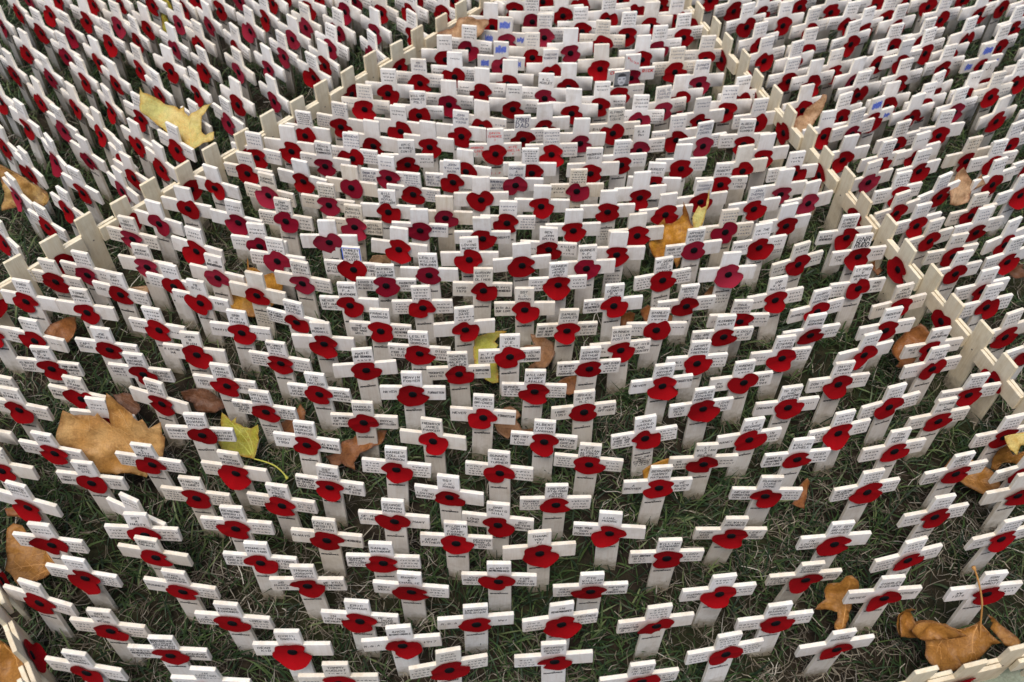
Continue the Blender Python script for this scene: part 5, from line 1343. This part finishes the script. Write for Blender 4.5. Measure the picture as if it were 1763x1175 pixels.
    ['small brown leaf behind the boldly lettered cross', 'rust', 0.004, [[0.5802, 1.0917, 0.0405], [0.5931, 1.096, 0.045], [0.6031, 1.0842, 0.0314], [0.5953, 1.0784, 0.025]], [0.5953, 1.0784, 0.025], [[0.5931, 1.096, 0.045]], []],
    ['yellow-green upright leaf behind crosses at upper left', 'lime', 0.004, [[-0.732, 1.7538, 0.1], [-0.7112, 1.7517, 0.0918], [-0.7036, 1.7461, 0.0753], [-0.7181, 1.7437, 0.0698], [-0.717, 1.7365, 0.0506], [-0.719, 1.7282, 0.03], [-0.7305, 1.7295, 0.0341], [-0.7277, 1.7454, 0.0753]], [-0.7249, 1.7286, 0.0314], [[-0.732, 1.7538, 0.1]], []],
    ['pale grey-green leaf in the bottom right corner', 'sage', 0.006, [[0.5703, 0.4196, 0.0426], [0.5886, 0.426, 0.0468], [0.6138, 0.431, 0.05], [0.6268, 0.4282, 0.0479], [0.6242, 0.4053, 0.0321], [0.5879, 0.4017, 0.03], [0.5451, 0.4055, 0.0332], [0.5462, 0.4116, 0.0374], [0.5596, 0.4133, 0.0384]], [0.6268, 0.4282, 0.0479], [[0.5703, 0.4196, 0.0426], [0.5462, 0.41, 0.0363]], []],
    ['red-brown leaf low between crosses at the right', 'darkbrown', 0.005, [[0.806, 1.0854, 0.0317], [0.8181, 1.0934, 0.0377], [0.8328, 1.0966, 0.04], [0.8366, 1.0804, 0.0273], [0.8207, 1.0772, 0.025]], [0.806, 1.0854, 0.0317], [[0.8328, 1.0966, 0.04]], []]]

def pose(x, y, yaw, seed):
    r = random.Random(seed * 13 + 5)
    roll, pitch = R(r.gauss(0, 1.1)), R(r.gauss(1.0, 1.8))
    c = Vector((0, -TH / 2, ZA))
    rot = Matrix.Rotation(R(yaw), 4, 'Z') @ Matrix.Rotation(-pitch, 4, 'X') @ Matrix.Rotation(roll, 4, 'Y')
    return Matrix.Translation(Vector((x, y, ZA)) - rot @ c) @ rot

def parse(s):
    for i, ln in enumerate(s.strip().split('\n')):
        f = ln.split('|')
        v = f[0].split()
        yield i, [float(a) for a in v[:5]], f[1], f[2:6], [int(a) for a in v[5:7]]

def writing_words(txt, flags):
    t, l, r, b = [bool(a) for a in txt]
    if 'B' in flags:
        return 'blue scribbles'
    if 'r' in flags:
        return 'red lettering'
    if 'k' in flags:
        return 'bold black lettering'
    if b and (t or l or r):
        return 'writing down its post too'
    if t and l and r:
        return 'writing on top and both arms'
    if l and r:
        return 'writing on both arms only'
    if t and l:
        return 'writing on top and left arm'
    if t and r:
        return 'writing on top and right arm'
    if t:
        return 'blank arms and written top'
    if l:
        return 'writing on left arm only'
    if r:
        return 'writing on right arm only'
    if b:
        return 'blank top and faint post writing'
    return 'no handwriting'

HZ = ['at left edge', 'far left', 'left', 'left of centre', 'centre-left', 'central', 'centre-right', 'right of centre', 'right', 'far right', 'at right edge']
VZ = ['near top', 'high up', 'upper third', 'above middle', 'below middle', 'lower third', 'low down', 'near bottom', 'at bottom edge']
SAFE = set('NEVER FORGOTTEN FORGET ALWAYS REMEMBERED REMEMBER FATHER EGYPT UNKNOWN SOLDIER R.G.A R.G.A. WW1 DEAR KID LONG GONE OF MY THANK YOU IN LOVING MEMORY REST WELL 1917 1942 1945 1898- 1979 1886- 1951 1899 1973 ROYAL ARTILLERY FIELD GUNNER LOVE DAD THE A BROTHER OFFICER BRAVE WE WILL THEM 28 MARCH 1918 GOOD FROM GRAND'.split())
WORDN = ['no', 'one-line', 'two-line', 'three-line', 'four-line', 'five-line', 'six-line']
def nlines(s):
    return sum(int(p[1:] or 1) if p.startswith('~') else 1 for p in s.split('/')) if s else 0
def zone(px):
    return VZ[min(8, max(0, int(px[1] / 1175 * 9)))], HZ[min(10, max(0, int(px[0] / 1763 * 11)))]
def near_base(txt, flags, px):
    poppy = 'crimson-pink poppy' if 'p' in flags else 'red poppy'
    board = 'yellowed' if 'y' in flags else 'white'
    v, h = zone(px)
    arms = [w for s in txt[1:3] for w in s.replace('/', ' ').split()]
    if 'P' in flags:
        return 'cross topped by a black and white portrait photo, high up'
    if 'n' in flags:
        return 'leaning white cross without poppy, pale blue print, low down left'
    if 'b' in flags:
        return 'white poppy cross with blue-edged lettered top, just above middle'
    if arms and len(arms) <= 4 and all(w in SAFE for w in arms) and not set(flags) & set('rkB'):
        return '%s cross, %s, arms read %s, %s %s' % (board, poppy, ' '.join(arms), v, h)
    n = nlines(txt[0])
    if n and not set(flags) & set('rkB'):
        l, r = bool(txt[1]), bool(txt[2])
        wr = '%s top, %s' % (WORDN[n], 'both arms written' if l and r else 'left arm written' if l else 'right arm written' if r else 'blank arms')
    else:
        wr = writing_words(txt, flags)
    return '%s cross, %s, %s, %s %s' % (board, poppy, wr, v, h)
def near_labels(rows):
    base = [near_base(t_, f_, p_) for _, _, f_, t_, p_ in rows]
    out = list(base)
    groups = {}
    for i, b_ in enumerate(base):
        groups.setdefault(b_, []).append(i)
    for b_, ids in groups.items():
        if len(ids) < 2:
            continue
        P_ = {i: rows[i][4] for i in ids}
        dx = max(p[0] for p in P_.values()) - min(p[0] for p in P_.values())
        dy = max(p[1] for p in P_.values()) - min(p[1] for p in P_.values())
        ax, names = (0, ['leftmost', 'middle', 'rightmost']) if dx > dy else (1, ['upper', 'middle', 'lower'])
        ids = sorted(ids, key=lambda i: P_[i][ax])
        if len(ids) == 2:
            names = [names[0], names[2]]
        elif len(ids) == 4:
            names = [names[0], 'second', 'third', names[-1]]
        for i, nm in zip(ids, names + ['next'] * 9):
            out[i] = nm + ' ' + base[i]
    return out

def poppy_pick(i):
    return POPPY[(i * 7 + (i // 34) * 3) % len(POPPY)]

NROWS = list(parse(NEAR))
NLAB = near_labels(NROWS)
for i, (x, y, yaw, pdx, pdz), flags, txt, px in NROWS:
    kind = 'aged' if 'y' in flags else 'paint'
    o = add_obj('poppy_cross', BLANK[kind][i % 6], label=NLAB[i], category='cross', group='poppy crosses planted in the lawn')
    o.matrix_world = pose(x, y, yaw, i)
    if 'n' not in flags:
        p = add_obj('poppy', poppy_pick(i)['pink' if 'p' in flags else 'red'], o)
        p.location = (pdx, -TH / 2, ZA + pdz)
        p.rotation_euler = (R(random.Random(i).uniform(-4, 4)), R(random.Random(i + 999).gauss(0, 9)), 0)
        add_obj('poppy_button', BUTTON, p).location = (0, -0.0020, 0)
    add_obj('printed_motto', MOTTO, o, kind='stuff')
    pen = inscription(txt, flags, i, pdx)
    if pen.V:
        rr = random.Random(i * 3)
        ink = 'redink' if 'r' in flags else 'blueink' if 'B' in flags else 'faint' if (px[1] < 420 and rr.random() < 0.35) else 'ink'
        add_obj('inscription', mesh_from('inscription', pen.V, pen.F, [M[ink]]), o, kind='stuff')
    if 'b' in flags:
        e = Pen(3)
        e.stroke([(-0.0135, 0.106), (-0.0135, 0.1297), (0.0135, 0.1297), (0.0135, 0.106)], 0.0013)
        add_obj('blue_edging', mesh_from('blue_edging', e.V, e.F, [M['blueink']]), o)
    if 'n' in flags:
        e = Pen(4)
        for q in range(9):
            e.stroke([(-0.010 + q * 0.0024, 0.077 + 0.002 * math.sin(q)), (-0.010 + q * 0.0024, 0.094 - 0.003 * math.cos(q * 2))], 0.0018)
        add_obj('badge_print', mesh_from('badge_print', e.V, e.F, [M['faint']]), o)
    if 'P' in flags:
        nu, nv = 22, 26
        PV, PT, PC = [], [], []
        for b_ in range(nv + 1):
            for a_ in range(nu + 1):
                u, v = a_ / nu * 2 - 1, b_ / nv * 2 - 1
                PV.append((u * 0.0138, -TH / 2 - 0.0004, 0.1155 + v * 0.0152))
                g = 0.22
                if (u / 0.55) ** 2 + ((v + 0.05) / 0.78) ** 2 < 1:
                    g = 0.62 - 0.25 * max(0, u)
                if v > 0.34 and (u / 0.66) ** 2 + ((v - 0.1) / 0.72) ** 2 < 1:
                    g = 0.05
                if abs(abs(u) - 0.24) < 0.13 and abs(v - 0.02) < 0.07:
                    g = 0.12
                if abs(u) < 0.10 and -0.34 < v < -0.24:
                    g = 0.3
                if abs(u) < 0.24 and abs(v + 0.50) < 0.05:
                    g = 0.2
                if v < -0.72 and abs(u) > 0.22:
                    g = 0.06
                PC.append((g, g, g * 1.02))
        for b_ in range(nv):
            for a_ in range(nu):
                q = b_ * (nu + 1) + a_
                PT += [(q, q + 1, q + nu + 2), (q, q + nu + 2, q + nu + 1)]
        add_obj('portrait_photo', mesh_np('portrait_photo', np.array(PV), np.array(PT), [M['photo']], tint=np.array(PC)), o)

# ------------------------------------------------------------------ border crosses: bare ply, arms overlapping, turned alternately
sv, sf = [], []
for q, rr in enumerate((0.0, 0.0011, 0.0014)):
    if q == 0:
        sv.append((0, 0.0006, 0))
    else:
        sv += [(rr * math.cos(k * math.pi / 5), 0.0004 if q == 1 else -0.0003, rr * math.sin(k * math.pi / 5)) for k in range(10)]
sf += [(0, 1 + (k + 1) % 10, 1 + k) for k in range(10)]
sf += [(1 + k, 1 + (k + 1) % 10, 11 + (k + 1) % 10, 11 + k) for k in range(10)]
STAPLE = mesh_from('staple', sv, sf, [M['staple']])
ORD = ' first second third fourth fifth sixth seventh eighth ninth tenth eleventh twelfth thirteenth fourteenth fifteenth sixteenth seventeenth eighteenth nineteenth twentieth twenty-first twenty-second twenty-third twenty-fourth'.split(' ')
for i, (x, y, yaw, front, px, line, nth) in enumerate(BORDER):
    r = random.Random(i * 31)
    n = Vector((math.sin(R(yaw)), -math.cos(R(yaw)), 0))
    o = add_obj('border_cross', BLANK['bare'][i % 6], label='bare cross, %s, %s from the %s of the %s border row' % ('poppy facing us' if front else 'stapled back facing us', ORD[nth], 'left' if 'bottom r' in line else 'top', line),
                category='cross', group='bare border crosses dividing the plots')
    o.matrix_world = Matrix.Translation((x + n.x * 0.003, y + n.y * 0.003, r.uniform(-0.002, 0.003))) @ Matrix.Rotation(R(yaw + r.gauss(0, 0.5)), 4, 'Z') @ Matrix.Rotation(R(r.gauss(0, 0.5)), 4, 'Y')
    p = add_obj('poppy', POPPY[(i * 5) % 22]['red'], o)
    p.location = (r.gauss(0, 0.002), -TH / 2, 0.078)
    add_obj('poppy_button', BUTTON, p).location = (0, -0.0020, 0)
    add_obj('staple', STAPLE, o).location = (0, TH / 2, 0.080)

# ------------------------------------------------------------------ the far rows: too many to keep apart, one object
def arrays(me):
    me.calc_loop_triangles()
    nv = len(me.vertices)
    V = np.empty(nv * 3, np.float32); me.vertices.foreach_get('co', V)
    nt_ = len(me.loop_triangles)
    T = np.empty(nt_ * 3, np.int32); me.loop_triangles.foreach_get('vertices', T)
    mi = np.empty(nt_, np.int32); me.loop_triangles.foreach_get('material_index', mi)
    return V.reshape(-1, 3).astype(float), T.reshape(-1, 3), mi
FM = ['paint', 'wood', 'red', 'pink', 'black', 'ink', 'faint', 'aged']
cacheA = {}
def arr(me):
    if me.name not in cacheA:
        cacheA[me.name] = arrays(me)
    return cacheA[me.name]
AV, AT, AM, AP = [], [], [], []
base = 0
def push(V, T, mi, mat4, piece):
    global base
    m4 = np.array(mat4)
    AV.append(V @ m4[:3, :3].T + m4[:3, 3])
    AT.append(T + base)
    AM.append(mi)
    AP.append(np.full(len(V), piece))
    base += len(V)
for i, (x, y, yaw, pdx, pdz), flags, txt, px in parse(FAR):
    mw = pose(x, y, yaw, i + 4000)
    piece = random.Random(i).random()
    V, T, mi = arr(BLANK['paint'][i % 6])
    aged = 'y' in flags
    push(V, T, np.where(mi == 0, FM.index('aged') if aged else 0, 1), mw, piece)
    V, T, mi = arr(poppy_pick(i)['red'])
    pm = mw @ Matrix.Translation((pdx, -TH / 2, ZA + pdz)) @ Matrix.Rotation(R(random.Random(i + 77).gauss(0, 9)), 4, 'Y')
    push(V, T, np.full(len(T), FM.index('pink' if 'p' in flags else 'red')), pm, piece)
    V, T, mi = arr(BUTTON)
    push(V, T, np.full(len(T), FM.index('black')), pm @ Matrix.Translation((0, -0.0020, 0)), piece)
    V, T, mi = arr(MOTTO)
    push(V, T, np.full(len(T), FM.index('ink')), mw, piece)
    pen = inscription(txt, flags, i + 4000, pdx)
    if pen.V:
        V = np.array(pen.V)
        Q = np.array(pen.F)
        push(V, np.r_[Q[:, [0, 1, 2]], Q[:, [0, 2, 3]]], np.full(2 * len(Q), FM.index('faint' if piece < 0.35 else 'ink')), mw, piece)
add_obj('poppy_crosses_far_rows', mesh_np('far_rows', np.concatenate(AV), np.concatenate(AT), [M[k] for k in FM], midx=np.concatenate(AM), piece=np.concatenate(AP)),
        kind='stuff', label='crowded far rows of small white poppy crosses along the top of the photo', category='crosses')

# ------------------------------------------------------------------ fallen leaves
VIEW = Vector((0, math.cos(R(50.7)), -math.sin(R(50.7))))     # a fixed slanting axis the leaf sheets are laid out against
UPV = Vector((0, math.sin(R(50.7)), math.cos(R(50.7))))
def leaf(label, colour, curl, outline, basep, tips, stalk, seed, parent=None):
    r = random.Random(seed)
    P = [Vector(p) for p in outline]
    centre = sum(P, Vector()) / len(P)
    org = Vector((centre.x, centre.y, 0)) if parent is None else parent.location.copy()
    to = lambda p: (p.x, p.dot(UPV), p.dot(VIEW))
    pts = [to(p) for p in P]
    # finer, slightly ragged rim
    rim = []
    for a, b in zip(pts, pts[1:] + pts[:1]):
        n = max(1, int(math.hypot(b[0] - a[0], b[1] - a[1]) / 0.006))
        for k in range(n):
            t = k / n
            s = 0.0009 if k else 0
            dx, dy = b[0] - a[0], b[1] - a[1]
            l = math.hypot(dx, dy) + 1e-9
            bow = -0.10 * l * t * (1 - t) + r.uniform(-s, s)
            rim.append((a[0] + dx * t + dy / l * bow, a[1] + dy * t - dx / l * bow, a[2] + (b[2] - a[2]) * t))
    R2 = np.array([q[:2] for q in rim]); RD = np.array([q[2] for q in rim])
    cen = R2.mean(0)
    ext = np.abs(R2 - cen).max()
    A = np.c_[R2, np.ones(len(R2))]
    plane = np.linalg.lstsq(A, RD, rcond=None)[0]
    def depth(u, v):
        d2 = ((R2 - (u, v)) ** 2).sum(1) + 1e-7
        w = 1 / d2 ** 1.3
        dev = (w @ (RD - A @ plane)) / w.sum()
        q = min(1.0, math.hypot(u - cen[0], v - cen[1]) / ext)
        wave = noise.noise(Vector((u * 38 + seed, v * 38, 1.3))) * 0.5 + noise.noise(Vector((u * 95, v * 95 + seed, 4.1))) * 0.22
        return plane[0] * u + plane[1] * v + plane[2] + dev - curl * (q * q * 1.4 - 0.5) + (curl + 0.003) * 1.5 * wave
    segs = [(to(Vector(basep))[:2], to(Vector(tp))[:2]) for tp in tips]
    flat_depth = depth
    def depth(u, v):
        best = 9.0
        for (ax, ay), (bx, by) in segs:
            dx, dy = bx - ax, by - ay
            k = max(0.0, min(1.0, ((u - ax) * dx + (v - ay) * dy) / (dx * dx + dy * dy + 1e-9)))
            best = min(best, math.hypot(u - ax - dx * k, v - ay - dy * k))
        s = best / (0.22 * ext + 0.004)
        return flat_depth(u, v) + 0.045 * ext * math.exp(-s * s) + 0.007 * ext * math.sin(best * 420) * math.exp(-s)
    V2 = [Vector((q[0], q[1])) for q in rim]
    nr = len(V2)
    u0, v0 = R2.min(0); u1, v1 = R2.max(0)
    st = max(0.0035, (u1 - u0) / 34)
    v = v0
    while v < v1:
        u = u0
        while u < u1:
            pu, pv = u + r.uniform(-.3, .3) * st, v + r.uniform(-.3, .3) * st
            if ((R2 - (pu, pv)) ** 2).sum(1).min() > (st * 0.55) ** 2:
                V2.append(Vector((pu, pv)))
            u += st
        v += st
    res = delaunay_2d_cdt(V2, [], [list(range(nr))], 1, 1e-6)
    vv, ff = res[0], res[2]
    def back(u, v, extra=0.0):
        return Vector((u, 0, 0)) + UPV * v + VIEW * (depth(u, v) - extra)
    top = [back(q[0], q[1]) - org for q in vv]
    for q in top:
        q.z = max(q.z, -0.004)
    n = len(top)
    th = VIEW * 0.0005
    from collections import Counter
    ec = Counter()
    for f in ff:
        for a, b in zip(f, list(f[1:]) + [f[0]]):
            ec[(a, b)] += 1
    Vs = top + [q + th for q in top]
    Fs = [tuple(f) for f in ff] + [tuple(n + k for k in reversed(f)) for f in ff]
    for (a, b) in ec:
        if (b, a) not in ec:
            Fs.append((b, a, n + a, n + b))
    me = mesh_from('leaf_blade', Vs, Fs, [M['leaf_' + colour]], smooth=True)
    at = me.attributes.new('rim', 'FLOAT', 'POINT')
    rv = []
    for q in vv:
        dd = math.sqrt(((R2 - (q[0], q[1])) ** 2).sum(1).min())
        rv.append(max(0.0, 1 - dd / (0.10 * ext + 0.004)))
    at.data.foreach_set('value', rv + rv)
    if parent is None:
        o = add_obj('fallen_leaf', me, label=label, category='leaf', group='fallen leaves among the crosses')
        o.location = org
    else:
        o = add_obj('leaf_lobe', me, parent)
    # veins: thin raised ribs on the sheet
    W, G = [], []
    def rib(a, b, w0, w1):
        steps = 9
        prev = None
        dx, dy = b[0] - a[0], b[1] - a[1]
        l = math.hypot(dx, dy) + 1e-9
        for k in range(steps + 1):
            t = k / steps
            bend = 0.05 * l * math.sin(math.pi * t)
            u, v = a[0] + dx * t + dy / l * bend, a[1] + dy * t - dx / l * bend
            w = w0 + (w1 - w0) * t
            sx, sy = dy / l * w, -dx / l * w
            row = [back(u - sx, v - sy, 0.0001) - org, back(u, v, 0.0009 * (1 - 0.6 * t)) - org, back(u + sx, v + sy, 0.0001) - org]
            bI = len(W)
            W.extend(row)
            if prev is not None:
                G.append((prev, prev + 1, bI + 1, bI)); G.append((prev + 1, prev + 2, bI + 2, bI + 1))
            prev = bI
    ba = to(Vector(basep))
    big = (u1 - u0) > 0.06
    for tp in tips:
        tt = to(Vector(tp))
        e = (ba[0] + (tt[0] - ba[0]) * 0.9, ba[1] + (tt[1] - ba[1]) * 0.9)
        rib(ba, e, 0.0010, 0.0003)
        if big:
            for k in range(3):
                t = 0.3 + 0.2 * k
                s0 = (ba[0] + (tt[0] - ba[0]) * t, ba[1] + (tt[1] - ba[1]) * t)
                for sg in (-1, 1):
                    an = math.atan2(tt[1] - ba[1], tt[0] - ba[0]) + sg * 0.75
                    ln = 0.22 * math.hypot(tt[0] - ba[0], tt[1] - ba[1])
                    q = (s0[0] + math.cos(an) * ln, s0[1] + math.sin(an) * ln)
                    rib(s0, q, 0.0004, 0.00015)
    # keep only ribs that lie on the blade
    G2 = []
    polyg = R2
    def inside(p):
        u, v = (p + org).x, (p + org).dot(UPV)
        c = False
        j = len(polyg) - 1
        for k in range(len(polyg)):
            if (polyg[k][1] > v) != (polyg[j][1] > v) and u < (polyg[j][0] - polyg[k][0]) * (v - polyg[k][1]) / (polyg[j][1] - polyg[k][1]) + polyg[k][0]:
                c = not c
            j = k
        return c
    for f in G:
        if all(inside(W[k]) for k in f):
            G2.append(f)
    if G2 and parent is None:
        add_obj('leaf_veins', mesh_from('leaf_veins', W, G2, [M['vein_' + colour]], smooth=True), o)
    if stalk:
        tube = []
        tf = []
        pts3 = [Vector(s) for s in stalk]
        fine = []
        for k in range(len(pts3) - 1):
            p0 = pts3[max(0, k - 1)]; p1 = pts3[k]; p2 = pts3[k + 1]; p3 = pts3[min(len(pts3) - 1, k + 2)]
            for s in range(6):
                t = s / 6
                fine.append(0.5 * ((2 * p1) + (p2 - p0) * t + (2 * p0 - 5 * p1 + 4 * p2 - p3) * t * t + (3 * p1 - p0 - 3 * p2 + p3) * t ** 3))
        fine.append(pts3[-1])
        for k, p in enumerate(fine):
            d = (fine[min(k + 1, len(fine) - 1)] - fine[max(k - 1, 0)]).normalized()
            a = d.cross(Vector((0.3, 0.2, 1))).normalized(); b2 = d.cross(a)
            rad = 0.0011 + (0.0012 if k > len(fine) - 4 else 0)
            for s in range(7):
                an = 2 * math.pi * s / 7
                tube.append(p + a * rad * math.cos(an) + b2 * rad * math.sin(an) - org)
        for k in range(len(fine) - 1):
            for s in range(7):
                tf.append((k * 7 + s, k * 7 + (s + 1) % 7, (k + 1) * 7 + (s + 1) % 7, (k + 1) * 7 + s))
        tf.append(tuple(range(len(tube) - 7, len(tube))))
        add_obj('leaf_stalk', mesh_from('leaf_stalk', tube, tf, [M['vein_' + colour]], smooth=True), o)
    return o

last = None
for i, (lab, c, curl, ol, bp, tp, stk) in enumerate(LEAVES):
    if lab.startswith('@'):
        leaf(lab, c, curl, ol, bp, tp, stk, 300 + i, parent=last)
    else:
        last = leaf(lab, c, curl, ol, bp, tp, stk, 300 + i)
